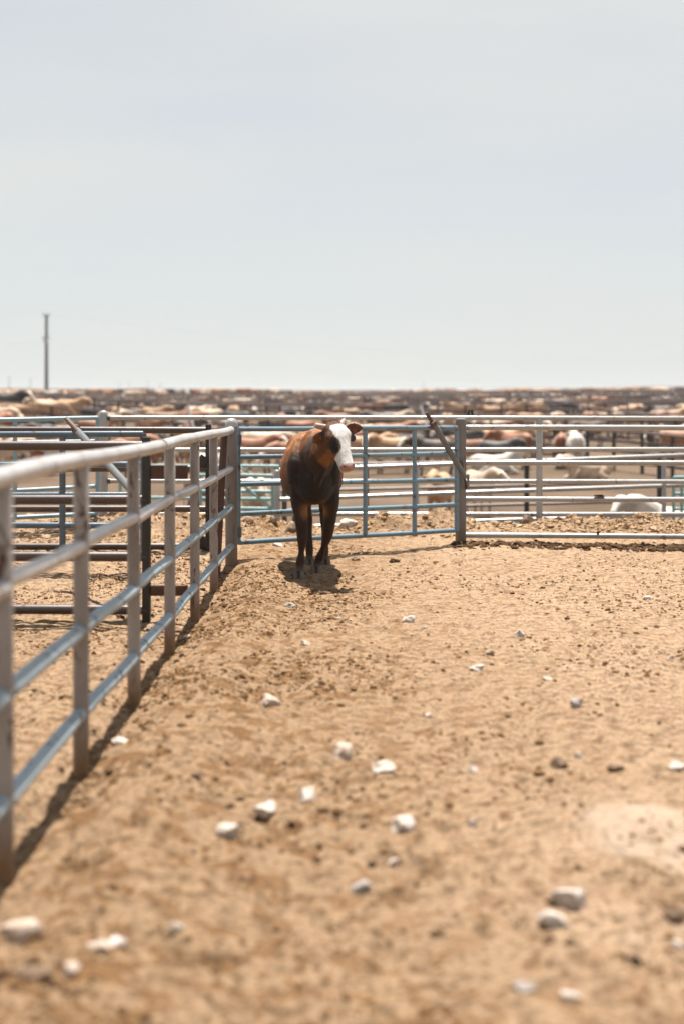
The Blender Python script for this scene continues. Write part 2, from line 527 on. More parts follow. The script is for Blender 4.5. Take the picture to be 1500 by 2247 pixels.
# ------------------------------------------------------------------ ground
def build_ground():
    u = np.concatenate([-np.geomspace(30, 0.42, 46)[:-1], np.linspace(-0.40, 0.40, 560), np.geomspace(0.42, 30, 46)[1:]])
    d = [2.4]
    while d[-1] < 19.5: d.append(d[-1] * 1.0026)
    while d[-1] < 120: d.append(d[-1] * 1.018)
    while d[-1] < 7000: d.append(d[-1] * 1.07)
    d = np.array(d)
    D, U = np.meshgrid(d, u, indexing='ij')
    X, Y = U * D, D
    Z = H(X, Y)
    nr, nc = D.shape
    V = np.stack([X, Y, Z], -1).reshape(-1, 3)
    idx = np.arange(nr * nc).reshape(nr, nc)
    Fc = np.stack([idx[:-1, :-1], idx[:-1, 1:], idx[1:, 1:], idx[1:, :-1]], -1).reshape(-1, 4)
    # the yard goes on behind the camera
    n0 = len(V)
    xs = U[0] * D[0]
    rows = [1.0, -2.0, -8.0, -30.0, -150.0]
    extra, ef = [], []
    prev = idx[0]
    for k, yy in enumerate(rows):
        e = np.stack([xs, np.full_like(xs, yy), np.zeros_like(xs)], -1)
        cur = n0 + k * nc + np.arange(nc)
        extra.append(e)
        ef.append(np.stack([cur[:-1], cur[1:], prev[1:], prev[:-1]], -1))
        prev = cur
    V = np.concatenate([V] + extra)
    Fc = np.concatenate([Fc] + ef)
    me = np_mesh('ground', V, Fc)
    # where the trampled soil is paler (packed, dry, dusty)
    x, y = V[:, 0], V[:, 1]
    dx = x - fence_x(y)
    p = 0.56 * smooth01((dx - 0.7) / 2.0) + 0.28 * smooth01((dx - 0.5) / 1.5) * smooth01((y - 6.5) / 4)
    p = p + 0.30 * fbm(x * 0.55, y * 0.4, 121, 3) * 0.6
    p = p + 1.1 * np.exp(-(((x - 1.05) / 0.40) ** 2 + ((y - 5.3) / 0.34) ** 2)) + 0.6 * np.exp(-(((x - 0.85) / 0.3) ** 2 + ((y - 4.45) / 0.22) ** 2))
    p = np.where(dx < -0.05, 0.42 + 0.35 * smooth01((y - 10) / 2) + 0.1 * fbm(x, y, 5, 2), p)
    p = np.where(y > 18.5, 0.22 + 0.12 * fbm(x * 0.2, y * 0.2, 6, 2), p)
    a = me.attributes.new('pale', 'FLOAT', 'POINT')
    a.data.foreach_set('value', np.clip(p, 0, 1.5).astype(np.float32))
    q = 1.15 * np.exp(-(((x - 1.13) / 0.36) ** 2 + ((y - 5.15) / 0.30) ** 2)) + 0.55 * np.exp(-(((x - 0.92) / 0.26) ** 2 + ((y - 4.35) / 0.2) ** 2)) + 0.5 * np.exp(-(((x - 1.1) / 0.3) ** 2 + ((y - 4.02) / 0.12) ** 2))
    q0 = q
    q = smooth01(q0 / 0.25) * smooth01((q + 0.60 * fbm(x * 3.2, y * 3.2, 133, 4) - 0.34) / 0.45) * (0.8 + 0.25 * fbm(x * 9, y * 9, 135, 2))
    a = me.attributes.new('caliche', 'FLOAT', 'POINT')
    a.data.foreach_set('value', np.clip(q, 0, 1).astype(np.float32))
    a = me.attributes.new('pen', 'FLOAT', 'POINT')
    a.data.foreach_set('value', smooth01((y - 17.3) / 1.2).astype(np.float32))
    o = mesh_obj('ground', me, M['dirt'])
    o['kind'] = 'structure'
    return o


build_ground()


# ------------------------------------------------------------------ clods of dirt lying about (nobody could count them)
def ico(sub):
    bm = bmesh.new()
    bmesh.ops.create_icosphere(bm, subdivisions=sub, radius=1)
    v = np.array([q.co[:] for q in bm.verts])
    f = np.array([[q.index for q in g.verts] for g in bm.faces])
    bm.free()
    return v, f


def scatter(name, xs, ys, sz, sub, mat, label, sink=0.25):
    v0, f0 = ico(sub)
    n, nv = len(xs), len(v0)
    ang = rng.uniform(0, 6.283, n)
    s = np.stack([rng.uniform(0.7, 1.35, n), rng.uniform(0.7, 1.35, n), rng.uniform(0.45, 0.9, n)], -1) * sz[:, None]
    jit = 1 + 0.32 * rng.standard_normal((n, nv)).clip(-1.6, 1.6) * (0.8 if sub > 1 else 1)
    V = v0[None] * jit[..., None] * s[:, None, :]
    c, q = np.cos(ang)[:, None], np.sin(ang)[:, None]
    X = V[..., 0] * c - V[..., 1] * q + xs[:, None]
    Y = V[..., 0] * q + V[..., 1] * c + ys[:, None]
    Z = V[..., 2] + (H(xs, ys) + s[:, 2] * (1 - 2 * sink) * 0.6)[:, None]
    VV = np.stack([X, Y, Z], -1).reshape(-1, 3)
    FF = (f0[None] + (np.arange(n) * nv)[:, None, None]).reshape(-1, 3)
    me = np_mesh(name, VV, FF)
    if True:
        me.polygons.foreach_set('use_smooth', np.zeros(len(FF), dtype=bool))
    o = mesh_obj(name, me, mat)
    tag(o, label, 'clods', None, 'stuff')
    return o


def clods():
    n = 44000
    y = 3.2 * np.exp(rng.uniform(0, 1, n) * math.log(16.6 / 3.2))
    x = rng.uniform(-0.34, 0.36, n) * y
    dx = x - fence_x(y)
    dens = np.where(dx > 0, 0.28 + 0.72 * smooth01((1.3 - dx) / 1.5), 0.38) * (0.10 + 1.1 * smooth01(0.18 + 1.3 * fbm(x * 1.6, y * 1.2, 141, 3)) ** 1.3)
    keep = rng.uniform(0, 1, n) < dens
    x, y = x[keep], y[keep]
    sz = 0.0030 + 0.0032 * rng.exponential(1.0, len(x)).clip(0, 6)
    scatter('small_clods', x, y, sz, 1, M['clod'], 'small crumbs and clods of dry dirt strewn over the yard')
    # crumbly litter on the mid yard
    n = 60000
    y = np.sqrt(rng.uniform(7.5 ** 2, 16.2 ** 2, n))
    x = rng.uniform(-0.30, 0.31, n) * y
    dx = x - fence_x(y)
    dens = np.where(dx > 0, 0.16 + 0.84 * smooth01((2.2 - dx) / 2.6), 0.5) * smooth01(0.25 + 1.4 * fbm(x * 1.2, y * 0.8, 151, 3))
    keep = rng.uniform(0, 1, n) < dens
    x, y = x[keep], y[keep]
    scatter('dirt_crumbs', x, y, 0.0036 + 0.0042 * rng.exponential(1.0, len(x)).clip(0, 3.2), 1, M['clod'], 'dry crumbs of trampled dirt on the middle of the yard')
    # dark bits trodden into the near yard, thickest towards the long fence
    n = 5200
    y = 3.2 * np.exp(rng.uniform(0, 1, n) * math.log(12.0 / 3.2))
    x = rng.uniform(-0.30, 0.30, n) * y
    dx = x - fence_x(y)
    dens = np.where(dx > 0, 0.10 + 0.9 * smooth01((1.9 - dx) / 1.9), 0.3) * smooth01(0.30 + 1.2 * fbm(x * 2.1, y * 1.5, 171, 3))
    keep = rng.uniform(0, 1, n) < dens
    x, y = x[keep], y[keep]
    scatter('dark_bits', x, y, 0.006 + 0.0058 * rng.exponential(1.0, len(x)).clip(0, 3), 1, M['dark_clod'], 'dark bits trodden into the near yard', 0.5)
    # band of dark crumbs along the right-hand rails
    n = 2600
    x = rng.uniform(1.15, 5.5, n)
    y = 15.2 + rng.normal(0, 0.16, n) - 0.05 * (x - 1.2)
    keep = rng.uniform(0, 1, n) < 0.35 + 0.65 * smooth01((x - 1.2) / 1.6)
    scatter('dark_crumbs', x[keep], y[keep], 0.008 + 0.011 * rng.exponential(1.0, keep.sum()).clip(0, 2.6), 1, M['dark_clod'], 'dark crumbs lying along the foot of the right rails')
    # rubble of the berm
    n = 14000
    x = rng.uniform(-6.8, 6.8, n)
    y = 16.85 + rng.normal(0, 0.33, n)
    kp = rng.uniform(0, 1, n) < 0.15 + 0.75 * smooth01(0.45 + 1.2 * fbm(x * 1.1, y * 1.5, 161, 3))
    x, y = x[kp], y[kp]; n = len(x)
    sz = 0.006 + 0.0085 * rng.exponential(1.0, n).clip(0, 4.2)
    scatter('berm_rubble', x, y, sz, 2, M['berm_clod'], 'tumbled dry clods heaped along the low dirt bank')


clods()


# ------------------------------------------------------------------ fences, gates
def pipe_gate(name, label, a, b, zs_a, zs_b, rail_r, mat, verticals, cat='gate', group=None, upr_r=None, brace=None, names=('rail', 'upright')):
    """a, b ground points of hinge and latch end; zs lists of rail heights at both ends; verticals = fractions"""
    a, b = Vector((*a[:2], 0)), Vector((*b[:2], 0))
    g = empty(name, (a.x, a.y, Hs(a.x, a.y)), label, cat, group)
    upr_r = upr_r or rail_r
    for za, zb in zip(zs_a, zs_b):
        p, q = Vector((a.x, a.y, za)), Vector((b.x, b.y, zb))
        pipe_part(names[0], [p, q], rail_r, mat, g, 12, 0.004, 8)
    for t in verticals:
        p = a.lerp(b, t)
        zt = zs_a[0] + (zs_b[0] - zs_a[0]) * t
        zb = zs_a[-1] + (zs_b[-1] - zs_a[-1]) * t
        r = upr_r
        top = zt - rail_r * 0.7 if 0 < t < 1 else zt + rail_r * 0.2
        pipe_part(names[1], [Vector((p.x, p.y, zb - (0 if 0 < t < 1 else rail_r * 0.2))), Vector((p.x, p.y, top))], r, mat, g)
    if brace:
        for (t0, k0, t1, k1) in brace:
            p, q = a.lerp(b, t0), a.lerp(b, t1)
            pipe_part('brace', [Vector((p.x, p.y - rail_r, zs_a[k0])), Vector((q.x, q.y - rail_r, zs_a[k1]))], rail_r * 0.8, mat, g)
    return g


def lever(parent, p_tip, p_joint, p_foot):
    """slanted latch lever: thin rod sleeved in a pipe"""
    pipe_part('lever_rod', [p_tip, p_joint + (p_foot - p_joint) * 0.1], 0.021, M['rod'], parent, 10)
    t = pipe_part('lever_pipe', [p_joint, p_foot], 0.031, M['lever'], parent, 12)
    bm = bmesh.new()
    o0 = parent.location
    dv = (p_foot - p_joint).normalized()
    tube(bm, [p_joint - o0 - dv * 0.012, p_joint - o0 + dv * 0.03], 0.040, 12)
    mesh_obj('lever_collar', bm_mesh('lever_collar', bm), M['rod'], parent)
    return t


# 1 -- the long white pipe fence on the left, running away from the camera
POST_Y = [3.42, 4.84, 6.19, 7.67, 9.12, 10.53, 11.93]
RAIL_Y = [2.2, 3.42, 4.84, 6.19, 7.67, 9.12, 10.53, 11.93, 13.5]
TOPZ = [1.375, 1.37, 1.365, 1.361, 1.338, 1.330, 1.322, 1.311, 1.302]


def long_fence():
    f = empty('pipe_fence', (fence_x(4.84), 4.84, Hs(fence_x(4.84), 4.84)),
              'long white pipe fence on the left running from the camera to the corner post', 'fence')
    for y in POST_Y:
        x = fence_x(y)
        zt = float(np.interp(y, RAIL_Y, TOPZ)) - 0.01
        post_part('post', x, y, Hs(x, y) - 0.12, zt, 0.0355, M['white_post'], f, 0.2, 16, (random.uniform(-.006, .006), 0))
    top = [Vector((fence_x(y), y, z)) for y, z in zip(RAIL_Y, TOPZ)]
    fine = []
    for a, b in zip(top[:-1], top[1:]):
        for k in range(6):
            t = k / 6
            q = a.lerp(b, t)
            q.z += 0.006 * math.sin(t * math.pi) * math.sin(a.y * 3)
            q.x += 0.004 * math.sin(a.y * 2.1 + t * 3)
            fine.append(q)
    fine.append(top[-1])
    top_rail = pipe_part('top_rail', fine, 0.0365, M['white'], f, 18)
    # sleeve joints of the top rail
    for yy in (5.55, 8.72):
        z = float(np.interp(yy, RAIL_Y, TOPZ))
        c = Vector((fence_x(yy), yy, z)) - f.location
        bm = bmesh.new()
        tube(bm, [c - Vector((0, .012, 0)), c + Vector((0, .012, 0))], 0.0395, 16)
        s = mesh_obj('sleeve_joint', bm_mesh('sleeve_joint', bm), M['white'], top_rail)
    for k, (dz, mat) in enumerate(((0.367, 'white'), (0.737, 'white_blue'), (1.107, 'white_blue'))):
        for a, b in zip(RAIL_Y[:-1], RAIL_Y[1:]):
            za = float(np.interp(a, RAIL_Y, TOPZ)) - dz + random.uniform(-.012, .012)
            zb = float(np.interp(b, RAIL_Y, TOPZ)) - dz + random.uniform(-.012, .012)
            pipe_part('rail', [Vector((fence_x(a), a, za)), Vector((fence_x(b), b, zb))], 0.032, M[mat], f, 14, 0.004, 6)
    # a brown strap of channel iron standing against the last bay
    bm = bmesh.new()
    z0 = Hs(-1.1, 12.75)
    base = Vector((fence_x(12.75) - 0.062, 12.75, z0 - 0.05)) - f.location
    tp = Vector((fence_x(13.05) - 0.02, 13.05, 1.27)) - f.location
    mid = (base + tp) / 2
    dv = tp - base
    rot = Vector((0, 0, 1)).rotation_difference(dv.normalized()).to_matrix()
    box(bm, mid, (0.062, 0.03, dv.length), rot, 0.004)
    mesh_obj('channel_strap', bm_mesh('channel_strap', bm), M['channel'], f)
    return f


long_fence()

# 2 -- corner post and gate
cp = at(508, 1243, 13.57)
corner = empty('corner_post', (cp.x, cp.y, Hs(cp.x, cp.y)), 'thick weathered grey corner post with a domed cap where white fence meets blue gate', 'post')
post_part('shaft', cp.x, cp.y, -0.25, 1.405, 0.058, M['grey_post'], corner, 0.55, 20)
bm = bmesh.new()
tube(bm, [Vector((0, 0, 1.405 - 0.075)) , Vector((0, 0, 1.405 - 0.045)), Vector((0, 0, 1.405 - 0.015)), Vector((0, 0, 1.411)), Vector((0, 0, 1.413))],
     [0.0605, 0.0605, 0.052, 0.028, 0.006], 20)
mesh_obj('cap', bm_mesh('cap', bm), M['white_far'], corner, (0, 0, -corner.location.z))

ga, gb = at(523, 1190, 13.86), at(1001, 1164, 15.42)
gate = pipe_gate('pipe_gate', 'worn blue five-rail pipe gate standing shut behind the calf', ga, gb,
                 [1.303, 1.027, 0.762, 0.474, 0.196], [1.277, 1.000, 0.718, 0.447, 0.168], 0.0245, M['blue'], [0, 0.285, 0.555, 0.79, 1.0])
gdir = Vector((gb.x - ga.x, gb.y - ga.y, 0)).normalized()
for z in (1.2, 0.3):
    bm = bmesh.new()
    tube(bm, [Vector((0, 0, z - 0.05)), Vector((0, 0, z + 0.05))], 0.034, 12)
    box(bm, Vector((-0.035, -0.02, z)), (0.07, 0.02, 0.05))
    mesh_obj('hinge', bm_mesh('hinge', bm), M['dark_blue'], gate, (0, 0, -gate.location.z))

lp = at(1010, 1192, 15.67)
latch = empty('latch_post', (lp.x, lp.y, Hs(lp.x, lp.y)), 'round grey latch post at the right end of the blue gate with slanted lever', 'post')
post_part('shaft', lp.x, lp.y, -0.25, 1.378, 0.060, M['grey_post'], latch, 0.3, 20)
lever(latch, at(934, 905, 15.16), at(949, 927, 15.18), at(1019, 1048, 15.47))
bm = bmesh.new()
c = at(1026, 1057, 15.5) - latch.location
box(bm, c, (0.026, 0.05, 0.165), None, 0.004)
box(bm, c + Vector((-0.045, 0.05, 0.065)), (0.085, 0.03, 0.022), None, 0.003)
box(bm, c + Vector((-0.045, 0.05, -0.07)), (0.085, 0.03, 0.022), None, 0.003)
mesh_obj('latch_keeper', bm_mesh('latch_keeper', bm), M['grey_post'], latch)
bm = bmesh.new()
tube(bm, [at(1014, 1040, 15.5) - latch.location, at(1020, 1056, 15.48) - latch.location, at(1021, 1072, 15.5) - latch.location], 0.012, 8)
mesh_obj('latch_hook', bm_mesh('latch_hook', bm), M['channel'], latch)


# 3 -- near white rails to the right of the latch post
def straight_fence(name, label, a, b, zs_a, zs_b, rail_r, rmat, posts, post_r, pmat, ztop, cat='fence', group=None, seg=12, wob=0.004, under=None, dome=0.3, npts=10):
    """posts: list of fractions along a->b (each planted in the ground)"""
    a, b = Vector((*a[:2], 0)), Vector((*b[:2], 0))
    c = a.lerp(b, posts[0] if posts else 0.0)
    f = empty(name, (c.x, c.y, Hs(c.x, c.y)), label, cat, group)
    for za, zb in zip(zs_a, zs_b):
        pipe_part('rail', [Vector((a.x, a.y, za)), Vector((b.x, b.y, zb))], rail_r, rmat, f, seg, wob, npts)
    for t in posts:
        p = a.lerp(b, t)
        zt = zs_a[0] + (zs_b[0] - zs_a[0]) * t + ztop
        post_part('post', p.x, p.y, Hs(p.x, p.y) - 0.25, zt, post_r, pmat, f, dome, 14)
    return f


ra, rb = Vector((lp.x + 0.04, lp.y, 0)), Vector((7.4, 15.45, 0))
near_right = straight_fence('pipe_fence', 'front white four-rail pipe fence right of the latch post', ra, rb,
                            [1.272, 0.884, 0.487, 0.087], [1.275, 0.90, 0.49, 0.075], 0.0295, M['white_far'], [0.62], 0.045, M['grey_post'], 0.03)

# 4 -- white fence further back, with the domed post at its left end
wp = at(237, 1156, 17.5)
far_white = straight_fence('pipe_fence', 'rear white four-rail pipe fence running behind the blue gate', wp, Vector((8.6, 17.6, 0)),
                           [1.348, 0.957, 0.573, 0.163], [1.342, 0.952, 0.545, 0.160], 0.0285, M['white_far'], [0.462, 0.78], 0.041, M['white_far'], -0.01)
wpost = empty('end_post', (wp.x, wp.y, Hs(wp.x, wp.y)), 'rust-stained white domed post at the left end of the rear white fence', 'post')
post_part('shaft', wp.x - 0.055, wp.y, -0.35, 1.44, 0.056, M['white_far'], wpost, 0.7, 18)
for z in (1.348, 0.573):
    bm = bmesh.new()
    q = Vector((wp.x + 0.0, wp.y, z)) - wpost.location
    tube(bm, [q, q + Vector((0.03, 0, 0))], 0.036, 12)
    mesh_obj('weld_collar', bm_mesh('weld_collar', bm), M['rust'], wpost)

bm = bmesh.new()
q = at(1031, 912, 17.58)
for s in (-1, 1):
    bm2 = [Vector((s * 0.020, 0, -0.010))]
    box(bm, Vector((s * 0.0205, 0, 0.028)), (0.030, 0.05, 0.075), Matrix.Rotation(s * -0.12, 3, 'Y'), 0.004)
box(bm, Vector((0, 0, -0.012)), (0.085, 0.075, 0.022), None, 0.004)
clip = mesh_obj('rail_clip', bm_mesh('rail_clip', bm), M['dark_iron'], None, (q.x, q.y, 1.348 + 0.036))
tag(clip, 'small black two-pronged clip on the top rail beside the latch post', 'clip')


# 5 -- rust-brown alley on the left: two four-rail runs and their end posts
def brown_run(label, d, x_end, group=None):
    zs = [1.267, 0.872, 0.455, 0.068]
    f = empty('alley_fence', (x_end, d, Hs(x_end, d)), label, 'fence', group)
    for z in zs:
        pipe_part('rail', [Vector((-7.5, d, z + 0.01)), Vector((x_end, d, z))], 0.036, M['rust'], f, 14, 0.004, 10)
    bm = bmesh.new()
    z0 = Hs(x_end, d) - 0.2
    box(bm, Vector((0, 0, (z0 + 1.33) / 2 - f.location.z)), (0.058, 0.07, 1.33 - z0), None, 0.005)
    mesh_obj('end_post', bm_mesh('end_post', bm), M['dark_iron'], f)
    for x in (-3.6, -6.2):
        post_part('post', x, d + 0.06, Hs(x, d) - 0.2, 1.25, 0.04, M['rust'], f, 0.2)
    return f


b1 = brown_run('front rust-brown four-rail fence behind the long white fence', 10.4, -1.425)
for z, h in ((1.075, 0.10), (0.21, 0.075)):
    bm = bmesh.new()
    box(bm, Vector((0.165, 0.0, z)), (0.27, 0.05, h), None, 0.005)
    mesh_obj('hinge_plate', bm_mesh('hinge_plate', bm), M['channel'], b1, (0, 0, -b1.location.z))
b2 = brown_run('rear rust-brown four-rail fence ending beside the corner post', 14.7, -1.375)
for z in (0.95, 0.12):
    bm = bmesh.new()
    box(bm, Vector((-0.06, -0.03, z)), (0.10, 0.03, 0.11), Matrix.Rotation(0.6, 3, 'Y'), 0.004)
    mesh_obj('gusset', bm_mesh('gusset', bm), M['dark_iron'], b2, (0, 0, -b2.location.z))
tip, jn, ft = at(146, 919, 12.3), at(166, 941, 12.2), at(300, 1088, 10.62)
lev = empty('gate_lever', (ft.x, ft.y, Hs(ft.x, ft.y)), 'loose slanted lever with rusty tip leaning over the brown fence at left', 'lever')
lever(lev, tip, jn, ft)
bm = bmesh.new()
tube(bm, [ft - lev.location, Vector((-1.44, 10.44, ft.z - 0.04)) - lev.location], 0.014, 8)
mesh_obj('pivot_pin', bm_mesh('pivot_pin', bm), M['dark_iron'], lev)

# dark blue gate between the brown runs
pipe_gate('pipe_gate', 'dark blue pipe gate standing between the two brown fences at left', (-5.2, 12.95), (-1.797, 12.9),
          [1.281, 1.004, 0.727, 0.450, 0.16], [1.281, 1.004, 0.727, 0.450, 0.16], 0.029, M['dark_blue'], [0, 0.35, 0.784, 1.0])
# pale blue gate hung from the domed white end post
pipe_gate('pipe_gate', 'pale blue pipe gate swung open beside the rust-stained white post', (-2.905, 16.95), (-4.9, 15.9),
          [1.357, 1.08, 0.80, 0.545, 0.22], [1.340, 1.06, 0.78, 0.50, 0.19], 0.026, M['pale_blue'], [0, 0.44, 0.86, 1.0])
# ------------------------------------------------------------------ pens in the dip behind the berm
# white two-post fence low behind the bank
wf_a, wf_b = Vector((-0.955, 22.0, 0)), Vector((5.9, 22.3, 0))
low_white = straight_fence('pipe_fence', 'low white pipe fence in the dip behind the dirt bank', wf_a, wf_b,
                           [0.462, 0.010, -0.42], [0.700, 0.235, -0.24], 0.034, M['white_far'], [0.308, 0.873], 0.036, M['white_far'], 0.0)
dp = empty('end_post', (-1.0, 22.0, Ts(-1.0, 22.0)), 'stout white post in the dip beside the teal gate', 'post')
post_part('shaft', -1.0, 22.0, Ts(-1, 22) - 0.3, 0.47, 0.05, M['white_far'], dp, 0.5, 16)
dp2 = empty('end_post', (-0.90, 22.35, Ts(-0.9, 22.35)), 'dark brown post just right of the stout white post in the dip', 'post')
post_part('shaft', -0.90, 22.35, Ts(-0.9, 22.35) - 0.3, 0.30, 0.042, M['rust'], dp2, 0.3, 12)
pipe_gate('pipe_gate', 'front pale teal pipe gate with diagonal brace in the dip behind the corner post', (-1.165, 24.0), (-2.45, 24.2),
          [0.262, -0.010, -0.300, -0.572, -0.86], [0.262, -0.010, -0.300, -0.572, -0.86], 0.030, M['teal'], [0, 0.96], brace=[(0.0, 2, 0.55, 0)])
pipe_gate('pipe_gate', 'rear pale teal pipe gate rising above the front teal gate', (-1.18, 26.6), (-4.2, 27.0),
          [0.285, -0.02, -0.325, -0.63], [0.285, -0.02, -0.325, -0.63], 0.032, M['teal'], [0, 0.5, 1.0], brace=[(0.1, 1, 0.25, 0)])
pipe_gate('pipe_gate', 'teal pipe gate at the right edge beside the low white fence', (5.35, 23.0), (7.6, 23.2),
          [0.29, 0.03, -0.22, -0.47, -0.72], [0.30, 0.04, -0.21, -0.46, -0.71], 0.026, M['teal'], [0, 0.06, 0.5, 1.0])
F1a, F1b = Vector((-1.2, 28.0, 0)), Vector((6.6, 28.6, 0))
straight_fence('pipe_fence', 'rusty pen fence with dark posts just behind the low white fence', F1a, F1b,
               [0.235, -0.27, -0.66], [0.345, -0.13, -0.50], 0.030, M['rust_far'], [0.035, 0.215, 0.625, 0.97], 0.05, M['dark_iron'], 0.02)


# ------------------------------------------------------------------ far pens: fences
def pen_fence(label, a, b, step, h=1.32, nr=4, group='pen fences in the far yards', rr=0.055, pr=0.065):
    a, b = Vector((*a, 0)), Vector((*b, 0))
    n = max(2, int((b - a).length / step))
    pts = [a.lerp(b, i / n) for i in range(n + 1)]
    zs = [Ts(p.x, p.y) for p in pts]
    f = empty('pen_fence', (pts[0].x, pts[0].y, zs[0]), label, 'fence', group)
    for k in range(nr):
        hz = h * (1 - k / nr)
        pipe_part('rail', [Vector((p.x, p.y, z + hz + random.uniform(-.02, .02))) for p, z in zip(pts, zs)], rr, M['rust_far'], f, 6)
    bm = bmesh.new()
    tube(bm, [Vector((0, 0, -0.15)), Vector((0, 0, h - 0.01))], pr, 6)
    me = bm_mesh('post', bm)
    for p, z in zip(pts, zs):
        mesh_obj('post', me, M['dark_iron'], f, (p.x - f.location.x, p.y - f.location.y, z - f.location.z))
    return f


pen_fence('rusty pen fence slanting down to the right edge with closely set dark posts', (8.05, 52), (12.4, 40.5), 1.55, 1.36, 4, None)
ORD = ['nearest', 'second', 'third', 'fourth', 'fifth', 'sixth', 'seventh', 'eighth', 'ninth', 'tenth', 'eleventh', 'twelfth']
CROSS = [53, 66, 79, 92, 106, 122, 141, 164, 228]
for i, d in enumerate(CROSS):
    w = 0.265 * d + 3
    sk = random.uniform(-0.03, 0.03) * d
    pen_fence('%s of the rusty cross fences between the far cattle pens' % ORD[i], (-w, d + sk), (w if i else 8.0, d - sk), 3.2 if d < 130 else 6.0, 1.35 + 0.05 * (i % 3), 4 if d < 110 else 2, rr=0.055 if d < 110 else 0.042)
    if 75 < d < 125:
        pen_fence('back line of the %s double pen fence, across the alley' % ORD[i], (-w, d + 3.4 + sk), (w, d + 3.4 - sk), 3.6 if d < 130 else 6.5, 1.45, 3)
for i, (x0, y0, x1, y1, lab) in enumerate((
        (-5.5, 53, -8.5, 79, 'rusty fence running back between pens left of the calf'),
        (3.2, 53, 4.4, 79, 'rusty fence running back between pens behind the latch post'),
        (14.5, 62, 11.0, 106, 'rusty fence slanting back between pens at the far right'),
        (24.0, 79, 10.0, 141, 'long rusty fence slanting up leftwards across the right-hand pens'),
        (34.0, 106, 12.0, 192, 'farthest rusty fence slanting across the right-hand pens'),
        (-16.0, 79, -19.0, 122, 'rusty fence running back between pens at the far left'))):
    pen_fence(lab, (x0, y0), (x1, y1), 3.4, 1.36, 4)


# ------------------------------------------------------------------ animals
def loft(bm, rings):
    """rings: lists of Vector, same length; closed ends"""
    vs = [[bm.verts.new(p) for p in r] for r in rings]
    n = len(vs[0])
    for a, b in zip(vs[:-1], vs[1:]):
        for k in range(n):
            bm.faces.new((a[k], a[(k + 1) % n], b[(k + 1) % n], b[k]))
    bm.faces.new(vs[0][::-1])
    bm.faces.new(vs[-1])


def body_ring(y, cx, top, bot, rx, n=20, low=0.42, pw=2.25):
    """cross-section of a trunk: widest at `low` of its height"""
    zc = bot + (top - bot) * low
    out = []
    for k in range(n):
        a = 2 * math.pi * k / n
        c, s = math.cos(a), math.sin(a)
        e = 2.0 / pw
        X = rx * math.copysign(abs(c) ** e, c)
        zr = (top - zc) if s > 0 else (zc - bot)
        e2 = e * (1.12 if s > 0 else 0.95)
        out.append(Vector((cx + X, y, zc + zr * math.copysign(abs(s) ** e2, s))))
    return out


def limb(bm, pts, rads, seg=12):
    """tapered limb; rads = (side, fore-aft) per joint, with smoothed interpolation"""
    P = [Vector(p) for p in pts]
    n = len(P)
    sub = 4
    fp, fr = [], []
    for i in range(n - 1):
        p0, p1, p2, p3 = P[max(i - 1, 0)], P[i], P[i + 1], P[min(i + 2, n - 1)]
        r0, r1 = rads[i], rads[i + 1]
        for k in range(sub):
            t = k / sub
            q = 0.5 * ((2 * p1) + (p2 - p0) * t + (2 * p0 - 5 * p1 + 4 * p2 - p3) * t * t + (3 * p1 - p0 - 3 * p2 + p3) * t ** 3)
            s = t * t * (3 - 2 * t)
            fp.append(q); fr.append((r0[0] + (r1[0] - r0[0]) * s, r0[1] + (r1[1] - r0[1]) * s))
    fp.append(P[-1]); fr.append(rads[-1])
    rings = []
    m = len(fp)
    for i, p in enumerate(fp):
        t = (fp[min(i + 1, m - 1)] - fp[max(i - 1, 0)]).normalized()
        side = Vector((1, 0, 0))
        side = (side - t * side.dot(t)).normalized()
        fwd = t.cross(side).normalized()
        rings.append([p + side * (math.cos(2 * math.pi * k / seg) * fr[i][0]) + fwd * (math.sin(2 * math.pi * k / seg) * fr[i][1]) for k in range(seg)])
    loft(bm, rings)


def head_frame(poll, muzzle, face_hint):
    a = (muzzle - poll)
    L = a.length
    a = a.normalized()
    n = (face_hint - a * face_hint.dot(a)).normalized()
    s = n.cross(a).normalized()
    return a, n, s, L


HEAD = [(-0.06, .045, .02, .05), (0.0, .078, .045, .085), (.08, .098, .058, .115), (.2, .106, .066, .135), (.32, .104, .066, .145), (.45, .088, .060, .14),
        (.6, .070, .056, .115), (.74, .060, .052, .088), (.86, .060, .050, .072), (.94, .063, .048, .066), (1.0, .055, .038, .052), (1.03, .03, .02, .028)]


def add_head(bm, poll, muzzle, face_hint, sc_=1.0, seg=18):
    a, n, s, L = head_frame(poll, muzzle, face_hint)
    rings = []
    for t, w, df, db in HEAD:
        c = poll + a * (t * L)
        ring = []
        for k in range(seg):
            th = 2 * math.pi * k / seg
            cx, sy = math.cos(th), math.sin(th)
            e = 0.85
            X = w * sc_ * math.copysign(abs(cx) ** e, cx)
            Y = (df if sy > 0 else db) * sc_ * math.copysign(abs(sy) ** e, sy)
            ring.append(c + s * X + n * Y)
        rings.append(ring)
    loft(bm, rings)
    return a, n, s, L


def ear(bm, root, tip, width, up, thick=0.016, seg=10):
    """leaf-shaped ear"""
    ax = (tip - root)
    L = ax.length
    ax = ax.normalized()
    w = (up - ax * up.dot(ax)).normalized()
    t = ax.cross(w)
    prof = [(0, .35), (.15, .62), (.35, .95), (.55, 1.0), (.75, .8), (.9, .5), (1.0, .12)]
    rings = []
    for q, f in prof:
        c = root + ax * (q * L) + t * (-0.015 * math.sin(q * math.pi))
        rings.append([c + w * (width * f * math.cos(2 * math.pi * k / seg)) + t * ((thick if q < .9 else thick * .7) * math.sin(2 * math.pi * k / seg)
                      - 0.022 * (math.cos(2 * math.pi * k / seg) ** 2) * f * -1) for k in range(seg)])
    loft(bm, rings)


